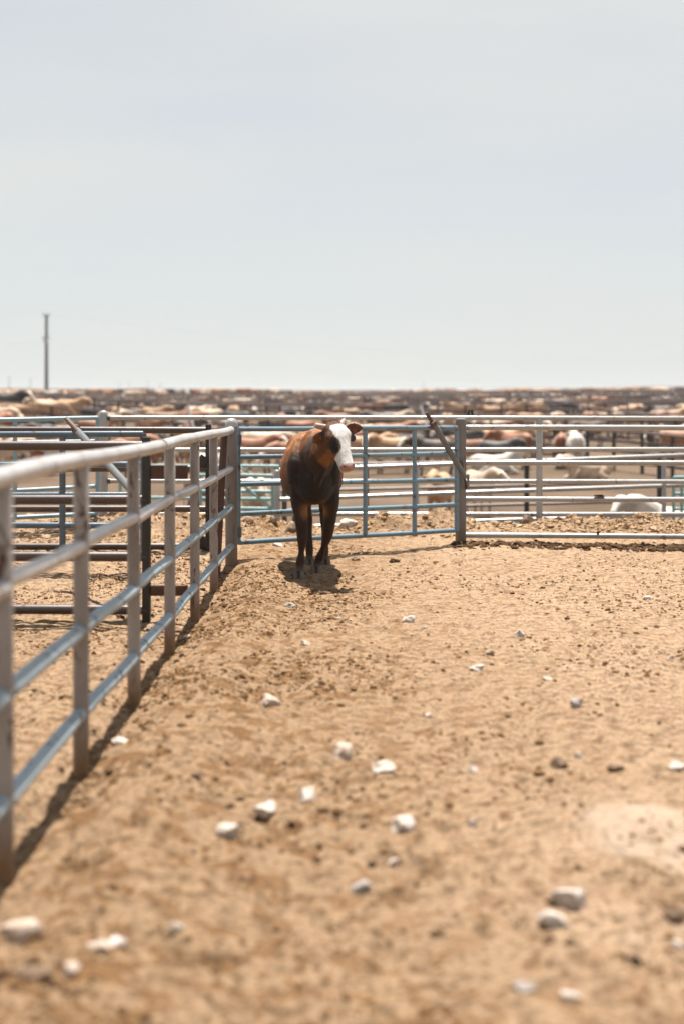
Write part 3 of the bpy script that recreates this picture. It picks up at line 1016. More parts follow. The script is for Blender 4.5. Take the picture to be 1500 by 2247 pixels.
def remesh(bm, name, voxel, smooth_it=6):
    me = bpy.data.meshes.new(name)
    bmesh.ops.recalc_face_normals(bm, faces=bm.faces[:])
    bm.to_mesh(me); bm.free()
    o = bpy.data.objects.new(name + '_tmp', me)
    col.objects.link(o)
    md = o.modifiers.new('r', 'REMESH'); md.mode = 'VOXEL'; md.voxel_size = voxel; md.use_smooth_shade = True
    ms = o.modifiers.new('s', 'SMOOTH'); ms.factor = 0.5; ms.iterations = smooth_it
    dg = bpy.context.evaluated_depsgraph_get()
    out = bpy.data.meshes.new_from_object(o.evaluated_get(dg))
    out.name = name
    bpy.data.objects.remove(o); bpy.data.meshes.remove(me)
    out.materials.clear()
    out.polygons.foreach_set('use_smooth', [True] * len(out.polygons))
    return out


def set_col(me, cols):
    a = me.color_attributes.new('coat', 'FLOAT_COLOR', 'POINT')
    a.data.foreach_set('color', np.ascontiguousarray(np.concatenate([cols, np.ones((len(cols), 1))], 1), dtype=np.float32).ravel())


def n3(P, f, s=0.0):
    return np.array([mnoise.noise(Vector((p[0] * f + s, p[1] * f - s, p[2] * f + 2 * s))) for p in P])


def fur_mat(name, stretch=(1, 1, 0.25), sheen=0.08):
    m, nt, N, L, b = new_mat(name)
    tc = N.new('ShaderNodeTexCoord')
    mp = N.new('ShaderNodeMapping'); mp.inputs['Scale'].default_value = stretch
    L.new(tc.outputs['Object'], mp.inputs['Vector'])
    at_ = N.new('ShaderNodeVertexColor'); at_.layer_name = 'coat'
    n1 = nz(nt, 130, 4, 0.6, mp.outputs['Vector'])
    n2 = nz(nt, 26, 5, 0.65, mp.outputs['Vector'], 0.5)
    c = mix(nt, ramp(nt, n2.outputs['Fac'], 0.35, 0.7).outputs['Color'], mix(nt, 0.32, at_.outputs['Color'], (0.02, 0.012, 0.008)), at_.outputs['Color'])
    c = mix(nt, ramp(nt, n1.outputs['Fac'], 0.4, 0.7).outputs['Color'], mix(nt, 0.25, c, (0.01, 0.006, 0.004)), c)
    L.new(c, b.inputs['Base Color'])
    b.inputs['Roughness'].default_value = 0.58
    b.inputs['Specular IOR Level'].default_value = 0.16
    b.inputs['Sheen Weight'].default_value = sheen
    b.inputs['Sheen Roughness'].default_value = 0.4
    b.inputs['Sheen Tint'].default_value = (1.0, 0.72, 0.5, 1)
    ad = N.new('ShaderNodeMath'); ad.operation = 'ADD'
    L.new(n1.outputs['Fac'], ad.inputs[0]); L.new(n2.outputs['Fac'], ad.inputs[1])
    bump(nt, ad.outputs[0], 0.55, 0.012, b)
    return m


M['fur'] = fur_mat('calf_coat')
_m, _nt, _N, _L, _b = new_mat('calf_hair')
_v = _N.new('ShaderNodeVertexColor'); _v.layer_name = 'coat'
_L.new(_v.outputs['Color'], _b.inputs['Base Color'])
_b.inputs['Roughness'].default_value = 0.45
_b.inputs['Specular IOR Level'].default_value = 0.3
M['hair'] = _m


def simple_mat(name, c, rough=0.5, spec=0.5, noise_amt=0.25, scale=40):
    m, nt, N, L, b = new_mat(name)
    n = nz(nt, scale, 4, 0.6, geo_pos(nt))
    cc = mix(nt, ramp(nt, n.outputs['Fac'], 0.35, 0.7).outputs['Color'], c, tuple(q * (1 - noise_amt) for q in c))
    L.new(cc, b.inputs['Base Color'])
    b.inputs['Roughness'].default_value = rough
    b.inputs['Specular IOR Level'].default_value = spec
    return m


M['horn'] = simple_mat('horn', (0.40, 0.27, 0.22), 0.5, 0.4, 0.45, 30)
M['hoof'] = simple_mat('hoof', (0.15, 0.115, 0.09), 0.75, 0.3, 0.5, 50)
M['eye'] = simple_mat('eye', (0.012, 0.008, 0.006), 0.08, 0.6)
M['tag'] = simple_mat('ear_tag_plastic', (0.035, 0.012, 0.06), 0.35, 0.5)
M['nostril'] = simple_mat('nostril', (0.05, 0.02, 0.018), 0.6, 0.3)


def calf():
    ox, oy = -0.27, 13.1
    root = empty('calf', (ox, oy, Hs(ox, oy)), 'brown white-faced calf with stubby horns standing in the yard, facing the camera', 'calf')
    root.location.z = 0.0
    bm = bmesh.new()
    #        y     cx    top   bot   rx
    secs = [(.93, -.03, 1.08, .96, .05), (.89, -.03, 1.19, .84, .13), (.78, -.03, 1.265, .74, .205), (.62, -.03, 1.292, .70, .235), (.45, -.025, 1.29, .685, .25),
            (.25, -.02, 1.280, .650, .278), (.05, -.01, 1.278, .635, .292), (-.12, 0, 1.28, .645, .275), (-.27, .01, 1.285, .650, .235), (-.39, .02, 1.285, .655, .205),
            (-.48, .03, 1.23, .665, .180), (-.55, .035, 1.12, .69, .135), (-.60, .04, 1.0, .75, .09), (-.63, .04, .93, .82, .05)]
    loft(bm, [body_ring(*s) for s in secs])
    # shoulders, hips, thighs as masses
    for sx in (-1, 1):
        limb(bm, [(.02 + sx * .13, -.28, 1.20), (.02 + sx * .165, -.40, 1.02), (.02 + sx * .160, -.41, .84)], [(.06, .10), (.075, .13), (.07, .11)])
        limb(bm, [(-.03 + sx * .13, .50, 1.17), (-.03 + sx * .175, .68, 1.05), (-.03 + sx * .16, .70, .80)], [(.05, .10), (.085, .17), (.07, .13)])
    # neck
    poll = Vector((.195, -.80, 1.375)); muz = Vector((.322, -.975, 1.000))
    limb(bm, [(.03, -.36, 1.10), (.075, -.56, 1.11), (.13, -.67, 1.18), (.185, -.76, 1.26)], [(.15, .24), (.13, .215), (.115, .165), (.095, .12)], 16)
    limb(bm, [(.035, -.56, .86), (.075, -.66, .93), (.14, -.74, 1.06)], [(.05, .09), (.035, .07), (.03, .05)])
    face = Vector((.38, -.9, .18))
    a, n, s, L = add_head(bm, poll, muz, face, 1.1)
    hp = lambda t, x, y: poll + a * (t * L) + s * x + n * y
    # which side of the head is the viewer's left?
    sl = -1 if s.x > 0 else 1
    # brow ridges, cheeks, poll tuft, lips
    for q in (-1, 1):
        limb(bm, [hp(.18, q * .085, .045), hp(.29, q * .104, .035), hp(.38, q * .092, .03)], [(.018, .018), (.024, .024), (.014, .014)], 8)
        limb(bm, [hp(.30, q * .075, -.06), hp(.46, q * .070, -.075), hp(.60, q * .05, -.07)], [(.03, .04), (.036, .05), (.02, .03)], 8)
    limb(bm, [hp(-.03, -.05, .0), hp(-.07, 0, .01), hp(-.03, .05, .0)], [(.03, .03), (.042, .04), (.03, .03)], 8)
    limb(bm, [hp(.93, -.035, .02), hp(.98, 0, .022), hp(.93, .035, .02)], [(.03, .03), (.034, .034), (.03, .03)], 8)
    # ears
    eL_root, eL_tip = hp(.085, sl * .085, -.04), hp(.20, sl * .165, -.13)
    eR_root, eR_tip = hp(.085, -sl * .085, -.035), hp(.075, -sl * .295, -.065)
    ear(bm, eL_root, eL_tip + Vector((-.015, 0, .0)), .052, Vector((0, -.3, 1)))
    ear(bm, eR_root, eR_tip, .058, Vector((0, -.2, 1)))
    # front legs: viewer's left planted forward, viewer's right set back and inward
    zL, zR = Hs(-.385, 12.71), Hs(-.225, 13.05)
    limb(bm, [(-.115, -.36, .86), (-.112, -.37, .70), (-.092, -.39, .52), (-.083, -.405, .36), (-.090, -.395, .24), (-.100, -.395, .145), (-.108, -.42, .075 + zL), (-.115, -.44, .03 + zL)],
         [(.085, .115), (.078, .10), (.059, .066), (.049, .054), (.027, .031), (.041, .044), (.034, .041), (.044, .055)])
    limb(bm, [(.165, -.34, .86), (.172, -.34, .70), (.160, -.30, .52), (.140, -.25, .37), (.100, -.17, .24), (.068, -.11, .15), (.045, -.09, .08 + zR), (.035, -.10, .03 + zR)],
         [(.085, .115), (.078, .10), (.059, .066), (.049, .054), (.027, .031), (.041, .044), (.034, .041), (.044, .055)])
    # hind legs: stifle forward, hock back, shank down
    zA, zB = Hs(-.31, 13.7), Hs(-.17, 13.75)
    limb(bm, [(-.15, .58, .88), (-.13, .50, .72), (-.085, .62, .56), (-.055, .72, .44), (-.045, .66, .30), (-.042, .60, .15), (-.04, .57, .08 + zA), (-.04, .545, .03 + zA)],
         [(.10, .17), (.085, .12), (.052, .07), (.041, .062), (.028, .038), (.039, .043), (.033, .041), (.042, .052)])
    limb(bm, [(.10, .62, .88), (.105, .54, .72), (.10, .68, .56), (.095, .78, .44), (.10, .72, .30), (.105, .66, .15), (.108, .63, .08 + zB), (.108, .61, .03 + zB)],
         [(.10, .17), (.085, .12), (.052, .07), (.041, .062), (.028, .038), (.039, .043), (.033, .041), (.042, .052)])
    # tail
    limb(bm, [(-.03, .90, 1.20), (-.035, .965, 1.08), (-.04, .985, .85), (-.05, .97, .60), (-.055, .965, .42)], [(.03, .03), (.024, .024), (.018, .018), (.026, .026), (.014, .014)], 8)
    me = remesh(bm, 'body', 0.0105, 7)
    nv = len(me.vertices)
    co = np.empty(nv * 3, dtype=np.float32); me.vertices.foreach_get('co', co)
    co = co.reshape(-1, 3).astype(np.float64)
    # fine surface unevenness
    # --- coat colours by place on the body
    P = co
    rel = P - np.array(poll)
    ta = rel @ np.array(a) / L; hx = rel @ np.array(s) * sl * 1.0; hn = rel @ np.array(n)      # hx>0: viewer's left
    nA = n3(P, 9.0, 1.3); nB = n3(P, 22.0, 4.1); nC = n3(P, 4.0, 7.7)
    red = np.array([0.20, 0.066, 0.018]); dark = np.array([0.019, 0.0098, 0.006]); gold = np.array([0.36, 0.150, 0.042])
    black = np.array([0.007, 0.005, 0.0045]); white = np.array([0.80, 0.775, 0.75])
    base = np.tile(red, (nv, 1))
    def blend(c, m):
        nonlocal base
        m = np.clip(m, 0, 1)[:, None]
        base = base * (1 - m) + np.asarray(c) * m
    y, z, x = P[:, 1], P[:, 2], P[:, 0]
    blend(gold, smooth01((nA * .7 + nB * .5 + 0.12) / 0.4) * 0.75 * smooth01((z - .80) / .3))
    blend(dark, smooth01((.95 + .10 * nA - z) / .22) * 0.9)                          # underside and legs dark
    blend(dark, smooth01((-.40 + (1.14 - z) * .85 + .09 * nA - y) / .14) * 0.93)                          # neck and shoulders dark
    blend(black, smooth01((-.36 + .1 * nC - y) / .16) * smooth01((1.08 + .08 * nA - z) / .2) * smooth01((z - .62) / .1) * .75)
    blend((.085, .060, .048), smooth01((nA * .7 + nB * .3) / .4) * smooth01((-.34 - y) / .1) * smooth01((z - .88) / .12) * 0.6 * smooth01((.08 - x) / .05))  # greyish hair sheen put into the coat colour
    # light inner side of upper legs
    blend((.36, .16, .05), np.exp(-(((x + .045) / .045) ** 2 + ((z - .60) / .06) ** 2)) * smooth01((-.22 - y) / .1))
    blend((.36, .16, .05), np.exp(-(((x - .10) / .04) ** 2 + ((z - .60) / .06) ** 2)) * smooth01((-.16 - y) / .1))
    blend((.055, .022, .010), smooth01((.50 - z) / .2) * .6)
    blend((.13, .095, .068), smooth01((.13 + .03 * nA - z) / .07) * .7)                 # dusty pasterns
    head = smooth01((ta + .16) / .05) * smooth01((-.66 - y) / .03) * smooth01((hn + .24) / .03)
    blend(red * 0.62, head)
    blend((.020, .012, .009), head * smooth01((hx - .070) / .02) * smooth01((.26 - ta) / .08) * smooth01((hn + .09) / .04) * .8)   # dark round the ear and temple
    blend(gold * .62, head * smooth01((ta - .42) / .08) * smooth01((hx - .03) / .02))
    # blaze: broad on the forehead and muzzle, edged by the eye patch
    lim = np.interp(ta, [-.1, .0, .12, .24, .34, .44, .56, .64, .72, .85, 1.1], [.02, .046, .068, .060, .040, .020, .022, .050, .095, .11, .11]) + .008 * nB
    limr = np.interp(ta, [-.1, .0, .12, .3, .5, .7, 1.1], [.02, .055, .105, .115, .11, .11, .11]) + .006 * nB
    wmask = smooth01((lim - hx) / .008) * smooth01((hx + limr) / .008) * smooth01((hn + np.interp(ta, [0, .6, .75, 1], [.03, .02, .14, .14])) / .01) * smooth01((ta - .035 - .02 * nA) / .03)
    blend(white, head * wmask)
    # black patch at the eye
    ep = ((ta - .475) / .165) ** 2 + ((hx - .072) / .042) ** 2
    blend(black, head * smooth01((1.05 + .15 * nA - ep) / .25) * smooth01((hn + .03) / .02))
    blend((.09, .045, .022), head * np.exp(-(((ta - .40) / .06) ** 2 + ((hx - .100) / .018) ** 2)) * .7)
    ep2 = ((ta - .46) / .15) ** 2 + ((hx + .118) / .026) ** 2
    blend((.03, .014, .009), head * smooth01((1.05 + .15 * nA - ep2) / .25))
    # nose pad
    blend((.40, .235, .19), head * smooth01((ta - .90) / .03) * smooth01((hn + .02) / .02))
    blend((.55, .33, .21), head * smooth01((ta - .86) / .03) * smooth01((-.02 - hn) / .02) * .6)
    # ears: brown inside, paler fringe
    ear_m = smooth01((np.abs(hx) - .112) / .012) * smooth01((.33 - ta) / .03) * smooth01((ta + .25) / .05) * smooth01((-.66 - y) / .03)
    blend((.145, .052, .018), ear_m)
    blend((.30, .17, .09), ear_m * smooth01((nB - .15) / .3) * .5)
    base = base * (1 + .22 * nB[:, None] + .15 * nA[:, None])
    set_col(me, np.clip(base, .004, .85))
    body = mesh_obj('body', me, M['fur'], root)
    # short coat hair lying down and back over the body
    me.calc_loop_triangles()
    tri = np.empty(len(me.loop_triangles) * 3, dtype=np.int32); me.loop_triangles.foreach_get('vertices', tri)
    tri = tri.reshape(-1, 3)
    A, B, C = co[tri[:, 0]], co[tri[:, 1]], co[tri[:, 2]]
    nrm = np.cross(B - A, C - A); ar = np.linalg.norm(nrm, axis=1) + 1e-12
    nh = 70000
    pick = rng.choice(len(tri), nh, p=ar / ar.sum())
    u = rng.uniform(0, 1, (nh, 2)); fl = u.sum(1) > 1; u[fl] = 1 - u[fl]
    Pr = A[pick] + (B - A)[pick] * u[:, :1] + (C - A)[pick] * u[:, 1:]
    Nn = (nrm / ar[:, None])[pick]
    cen = co.mean(0)
    flow = np.tile(np.array([0.0, 0.55, -0.8]), (nh, 1))
    hd = (Pr[:, 1] < -.62) & (Pr[:, 2] > .95)
    flow[hd] = np.array(a)
    flow = flow + 0.28 * rng.standard_normal((nh, 3)) + 0.35 * np.stack([n3(Pr[:, :] , 5.0, 2.2), n3(Pr, 5.0, 6.1), n3(Pr, 5.0, 9.4)], 1)
    flow = flow - Nn * (flow * Nn).sum(1, keepdims=True)
    flow = flow / (np.linalg.norm(flow, axis=1, keepdims=True) + 1e-9)
    dirn = flow * 0.9 + Nn * 0.34
    ln = rng.uniform(.009, .020, nh) * np.where(hd, .6, 1.0) * np.where(Pr[:, 2] < .5, .6, 1.0)
    sd = np.cross(dirn, Nn); sd = sd / (np.linalg.norm(sd, axis=1, keepdims=True) + 1e-9)
    w = .0011
    V = np.stack([Pr - sd * w, Pr + sd * w, Pr + dirn * ln[:, None]], 1).reshape(-1, 3)
    hair = np_mesh('coat_hair', V, np.arange(nh * 3).reshape(-1, 3))
    hc = np.clip(base, .004, .85)[tri[pick, 0]] * rng.uniform(.75, 1.45, (nh, 1))
    set_col(hair, np.repeat(np.clip(hc, .003, .85), 3, axis=0))
    ho_ = mesh_obj('coat_hair', hair, M['hair'], root)
    ho_['kind'] = 'stuff'
    # horns (tipped), eyes, nostrils, tag, hooves
    for q, tip_t, tip_x, tip_n in ((sl, -.065, .155, -.015), (-sl, -.105, .130, -.03)):
        bm = bmesh.new()
        tube(bm, [hp(.03, q * .062, -.01), hp((.03 + tip_t) / 2, q * (.062 + tip_x) / 2, (tip_n - .01) / 2), hp(tip_t, q * tip_x, tip_n), hp(tip_t - .004, q * (tip_x + .004), tip_n)], [.031, .027, .0225, .017], 14)
        mesh_obj('horn', bm_mesh('horn', bm), M['horn'], root)
    for q in (-1, 1):
        bm = bmesh.new()
        bmesh.ops.create_uvsphere(bm, u_segments=12, v_segments=8, radius=.019, matrix=Matrix.Translation(hp(.36, q * .103, .016)))
        mesh_obj('eye', bm_mesh('eye', bm), M['eye'], root)
        bm = bmesh.new()
        bmesh.ops.create_uvsphere(bm, u_segments=10, v_segments=8, radius=1, matrix=Matrix.Translation(hp(.955, q * .040, .035)) @ Matrix.Diagonal((.013, .013, .010, 1)))
        mesh_obj('nostril', bm_mesh('nostril', bm), M['nostril'], root)
    tp = eR_root.lerp(eR_tip, .36) + Vector((.022, -.05, -.080))
    bm = bmesh.new()
    tube(bm, [tp + Vector((0, -.004, 0)), tp + Vector((0, .004, 0))], .031, 14)
    box(bm, tp + Vector((.004, 0, .04)), (.018, .007, .05))
    tg = mesh_obj('ear_tag', bm_mesh('ear_tag', bm), M['tag'], root)
    tg['label'] = 'dark purple round ear tag'
    for (hx_, hy_, hz_) in ((-.115, -.45, zL), (.035, -.11, zR), (-.04, .535, zA), (.108, .60, zB)):
        for q in (-1, 1):
            bm = bmesh.new()
            cx = hx_ + q * .027
            rings = []
            for zz, rx, ry, off in ((-.004, .029, .052, -.012), (.02, .028, .048, -.008), (.045, .024, .040, 0), (.062, .017, .028, .006)):
                rings.append([Vector((cx + rx * math.cos(2 * math.pi * k / 12), hy_ + off + ry * math.sin(2 * math.pi * k / 12), hz_ + zz)) for k in range(12)])
            loft(bm, rings)
            mesh_obj('hoof', bm_mesh('hoof', bm), M['hoof'], root)
    return root


calf()


# --- the herd: a few shared bodies in several poses, each animal its own object and colour
def herd_coat():
    m, nt, N, L, b = new_mat('herd_coat')
    oi = N.new('ShaderNodeObjectInfo')
    at_ = N.new('ShaderNodeVertexColor'); at_.layer_name = 'coat'     # r: white marks, g: dark points
    sep = N.new('ShaderNodeSeparateColor'); L.new(at_.outputs['Color'], sep.inputs[0])
    tc = N.new('ShaderNodeTexCoord')
    va = N.new('ShaderNodeVectorMath'); va.operation = 'ADD'
    L.new(tc.outputs['Object'], va.inputs[0]); L.new(oi.outputs['Location'], va.inputs[1])
    n = nz(nt, 3.2, 4, 0.6, va.outputs[0])
    c = mix(nt, ramp(nt, n.outputs['Fac'], 0.4, 0.7).outputs['Color'], oi.outputs['Color'], mix(nt, 0.4, oi.outputs['Color'], (0.06, 0.03, 0.015)))
    c = mix(nt, sep.outputs[1], c, mix(nt, 0.6, oi.outputs['Color'], (0.03, 0.015, 0.01)))
    mm = N.new('ShaderNodeMath'); mm.operation = 'MULTIPLY'
    gt = N.new('ShaderNodeMath'); gt.operation = 'GREATER_THAN'; gt.inputs[1].default_value = 0.55
    L.new(oi.outputs['Random'], gt.inputs[0])
    L.new(sep.outputs[0], mm.inputs[0]); L.new(gt.outputs[0], mm.inputs[1])
    c = mix(nt, mm.outputs[0], c, (0.68, 0.60, 0.52))
    L.new(c, b.inputs['Base Color'])
    b.inputs['Roughness'].default_value = 0.6
    b.inputs['Sheen Weight'].default_value = 0.2
    return m


M['herd'] = herd_coat()


def herd_mesh(pose):
    bm = bmesh.new()
    dz = -0.62 if pose == 'lying' else 0.0
    secs = [(.88, 0, 1.16, 1.0, .06), (.82, 0, 1.24, .84, .17), (.62, 0, 1.32, .70, .25), (.35, 0, 1.30, .60, .31), (.05, 0, 1.28, .55, .34),
            (-.25, 0, 1.31, .62, .27), (-.48, 0, 1.30, .64, .22), (-.64, 0, 1.18, .68, .17), (-.72, 0, 1.02, .78, .08)]
    loft(bm, [[p + Vector((0, 0, dz)) for p in body_ring(*s, n=14)] for s in secs])
    if pose == 'up':
        poll, muz, face = Vector((0, -1.0, 1.36)), Vector((0, -1.30, 1.02)), Vector((0, -.7, .7))
    elif pose == 'side':
        poll, muz, face = Vector((.15, -.95, 1.36)), Vector((.45, -1.12, 1.00)), Vector((.7, -.5, .6))
    elif pose == 'low':
        poll, muz, face = Vector((.03, -1.12, .92)), Vector((.06, -1.34, .50)), Vector((0, -.9, .3))
    else:
        poll, muz, face = Vector((.1, -1.04, .86)), Vector((.36, -1.24, .56)), Vector((.7, -.5, .6))
    mid = Vector((poll.x * .5, (-.45 + poll.y) / 2, (1.08 + dz + poll.z) / 2))
    limb(bm, [(0, -.42, 1.06 + dz), mid, poll + Vector((0, .06, -.09))], [(.19, .29), (.15, .25), (.11, .16)], 12)
    a, n, s, L = add_head(bm, poll, muz, face, 1.25, 12)
    for q in (-1, 1):
        r0 = poll + a * .05 + s * (q * .09) - n * .03
        ear(bm, r0, r0 + s * (q * .18) - n * .05 + Vector((0, 0, -.02)), .06, Vector((0, 0, 1)), .024, 8)
    if pose == 'lying':
        for q in (-1, 1):
            limb(bm, [(q * .18, -.40, .34), (q * .26, -.62, .14), (q * .24, -.80, .07), (q * .22, -.50, .06)], [(.09, .1), (.06, .06), (.05, .05), (.05, .06)], 8)
            limb(bm, [(q * .20, .50, .38), (q * .34, .35, .18), (q * .36, .60, .08), (q * .36, .30, .06)], [(.12, .16), (.09, .1), (.06, .06), (.05, .06)], 8)
    else:
        for q in (-1, 1):
            o = random.uniform(-.08, .08)
            limb(bm, [(q * .15, -.40, .90), (q * .15, -.42, .66), (q * .14, -.43 + o, .38), (q * .14, -.42 + o, .20), (q * .14, -.45 + o, 0)], [(.10, .13), (.08, .09), (.058, .06), (.042, .045), (.058, .065)], 8)
            o = random.uniform(-.08, .08)
            limb(bm, [(q * .17, .60, .96), (q * .17, .52, .74), (q * .15, .76 + o, .48), (q * .15, .70 + o, .22), (q * .15, .66 + o, 0)], [(.12, .20), (.09, .14), (.058, .07), (.045, .048), (.058, .065)], 8)
    limb(bm, [(0, .84, 1.22 + dz), (0, .93, 1.05 + dz), (0, .95, max(.7 + dz, .25)), (0, .94, max(.45 + dz, .12))], [(.035, .035), (.03, .03), (.026, .026), (.035, .035)], 6)
    me = remesh(bm, 'cow_' + pose, 0.034, 3)
    nv = len(me.vertices)
    co = np.empty(nv * 3, dtype=np.float32); me.vertices.foreach_get('co', co)
    P = co.reshape(-1, 3).astype(np.float64)
    rel = P - np.array(poll)
    ta = rel @ np.array(a) / L; hn = rel @ np.array(n); hx = np.abs(rel @ np.array(s))
    face_w = smooth01((ta - .02) / .08) * smooth01((hn + .06) / .05) * smooth01((.13 - hx) / .02) * (P[:, 1] < -.75)
    belly = smooth01(((.72 + dz) - P[:, 2]) / .08) * (P[:, 2] > .52 + dz)
    white = np.clip(face_w + .8 * belly, 0, 1)
    darkp = np.clip(smooth01((.35 - P[:, 2]) / .2) * (0 if pose == 'lying' else 1), 0, 1) * .7
    set_col(me, np.stack([white, darkp, np.zeros(nv)], 1))
    me.materials.append(M['herd'])
    return me


HERD = {p: herd_mesh(p) for p in ('up', 'side', 'low', 'lying')}
COATS = {
    'rust-red': (0.27, 0.092, 0.028), 'tan': (0.44, 0.245, 0.115), 'cream': (0.52, 0.385, 0.265), 'white': (0.56, 0.51, 0.45),
    'black': (0.014, 0.012, 0.012), 'dark brown': (0.048, 0.022, 0.012), 'grey-brown': (0.14, 0.098, 0.072),
}


def cow(x, y, rz, pose, coat, label, group=None, s=1.0, jitter=True):
    o = bpy.data.objects.new('cow', HERD[pose])
    col.objects.link(o)
    o.location = (x, y, Ts(x, y) + (0.0 if pose != 'lying' else 0.02))
    o.rotation_euler = (0, 0, rz)
    o.scale = (s, s, s)
    c = COATS[coat]
    k = random.uniform(.82, 1.18) if jitter else 1
    o.color = (min(c[0] * k, .85), min(c[1] * k, .85), min(c[2] * k, .85), 1)
    tag(o, label, 'cow', group)
    return o


taken = []


def placed(px, py_feet, d, rz, pose, coat, label, s=1.0):
    x = (px - 750) / F_PX * d
    taken.append((x, d))
    return cow(x, d, rz, pose, coat, label, None, s, False)


# rz = 0 faces the camera (-y); +90 faces right (+x)
placed(962, 1150, 33.5, R(-14), 'up', 'tan', 'pale tan cow facing the camera behind the slanted gate lever', 0.92)
placed(1052, 1150, 35.5, R(20), 'side', 'cream', 'cream cow behind the latch post with its rump showing right of it', 0.85)
placed(1490, 1150, 26.0, R(-95), 'lying', 'white', 'white cow lying down at the right edge behind the low white fence', 1.0)
placed(560, 1150, 30.5, R(10), 'up', 'cream', 'cream cow behind the teal gates by the corner post', 0.9)
placed(470, 1150, 33.0, R(60), 'side', 'rust-red', 'rust-red cow seen through the end of the long white fence', 0.9)
placed(1262, 1000, 48.5, R(176), 'up', 'white', 'white cow seen from behind between the right-hand rails', 1.0)
placed(1231, 1000, 50.5, R(170), 'low', 'rust-red', 'rust-red cow seen from behind beside the white-rumped cow', 0.95)
placed(1290, 1030, 44.5, R(-80), 'lying', 'cream', 'cream cow lying in front of the slanting dark-posted fence', 0.9)
placed(862, 1000, 58.0, R(96), 'up', 'rust-red', 'big rust-red cow side-on between the calf and the lever', 1.08)
placed(800, 1000, 60.5, R(88), 'low', 'cream', 'cream cow side-on just right of the calf head', 1.0)
placed(590, 1000, 50.5, R(92), 'low', 'cream', 'cream-backed cow side-on between the corner post and the calf', 1.05)
placed(1085, 1010, 47.0, R(90), 'lying', 'white', 'long white cow lying side-on right of the latch post', 0.95)
placed(1010, 1010, 56.0, R(-90), 'low', 'black', 'black cow behind the upper part of the latch post', 1.0)
placed(920, 1000, 63.5, R(8), 'up', 'white', 'white cow above the back of the big rust-red cow', 1.0)
placed(30, 1000, 56.5, R(85), 'up', 'dark brown', 'dark brown cow at the left edge whose legs show under the rails', 1.0)
placed(75, 1000, 58.0, R(-85), 'low', 'black', 'black cow at the left edge behind the pale blue gate', 1.0)
placed(415, 1000, 50.0, R(15), 'side', 'tan', 'orange-tan cow behind the white fence near its far end', 1.0)
placed(18, 880, 72.0, R(80), 'up', 'black', 'black cow highest on the far mound at the left edge', 1.05)
placed(40, 890, 68.0, R(-80), 'low', 'tan', 'tan cow on the slope of the far mound at left', 1.0)
placed(5, 900, 66.0, R(60), 'low', 'cream', 'cream cow cut by the left edge on the far mound', 1.0)
placed(307, 860, 187.0, R(90), 'low', 'black', 'black cow standing alone against the sky left of the long rail', 1.15)
placed(180, 860, 187.0, R(-90), 'low', 'dark brown', 'dark cow against the sky just right of the utility pole', 1.1)

names = list(COATS)
wts = [0.25, 0.26, 0.18, 0.07, 0.10, 0.09, 0.05]
bands = [(46.5, 52.4, 22), (54.5, 65, 36), (67, 78, 46), (83.6, 91, 38), (96.6, 105, 36), (110.5, 121, 34), (126.5, 140, 32), (145.5, 163, 30), (168.5, 190, 28)]
ROWN = ['nearest', 'first', 'second', 'third', 'fourth', 'fifth', 'sixth', 'seventh', 'eighth']
herd_rows = {}
for bi, (d0, d1, n) in enumerate(bands):
    tries = 0
    k = 0
    pts = list(taken)
    while k < n and tries < 6000:
        tries += 1
        y = random.uniform(d0 + .6, d1 - .6)
        x = random.uniform(-0.255, 0.255 if bi else 0.13) * y
        if any((x - a) ** 2 + ((y - b) * .9) ** 2 < 1.45 ** 2 for a, b in pts):
            continue
        pts.append((x, y))
        side = random.random() < .5
        rz = random.choice((R(90), R(-90))) + random.gauss(0, .3) if side else random.uniform(0, 6.28)
        pose = random.choices(('up', 'side', 'low', 'lying'), (.3, .22, .36, .12))[0]
        coat = random.choices(names, wts if bi > 1 else [0.36, 0.15, 0.10, 0.05, 0.16, 0.14, 0.04])[0]
        o = cow(x, y, rz, pose, coat, None, 'cattle in the far pens, %s row' % ROWN[bi], random.uniform(.78, 1.0))
        herd_rows.setdefault((bi, coat, pose == 'lying'), []).append(o)
        k += 1


NTH = ['leftmost', 'second from left', 'third from left', 'fourth from left', 'fifth from left', 'sixth from left', 'seventh from left', 'eighth from left',
       'ninth from left', 'tenth from left', 'eleventh from left', 'twelfth from left', 'thirteenth from left', 'fourteenth from left', 'fifteenth from left',
       'sixteenth from left', 'seventeenth from left', 'eighteenth from left', 'nineteenth from left', 'twentieth from left', 'twenty-first from left', 'twenty-second from left']
for (bi, coat, lying), os_ in herd_rows.items():
    os_.sort(key=lambda o: o.location.x / o.location.y)
    for k, o in enumerate(os_):
        kind = '%s cow lying down' % coat if lying else '%s cow standing' % coat
        if len(os_) == 1:
            o['label'] = 'the only %s in the %s row of far pens' % (kind, ROWN[bi])
        else:
            o['label'] = '%s, %s of its colour in the %s far row' % (kind, NTH[min(k, 21)], ROWN[bi])


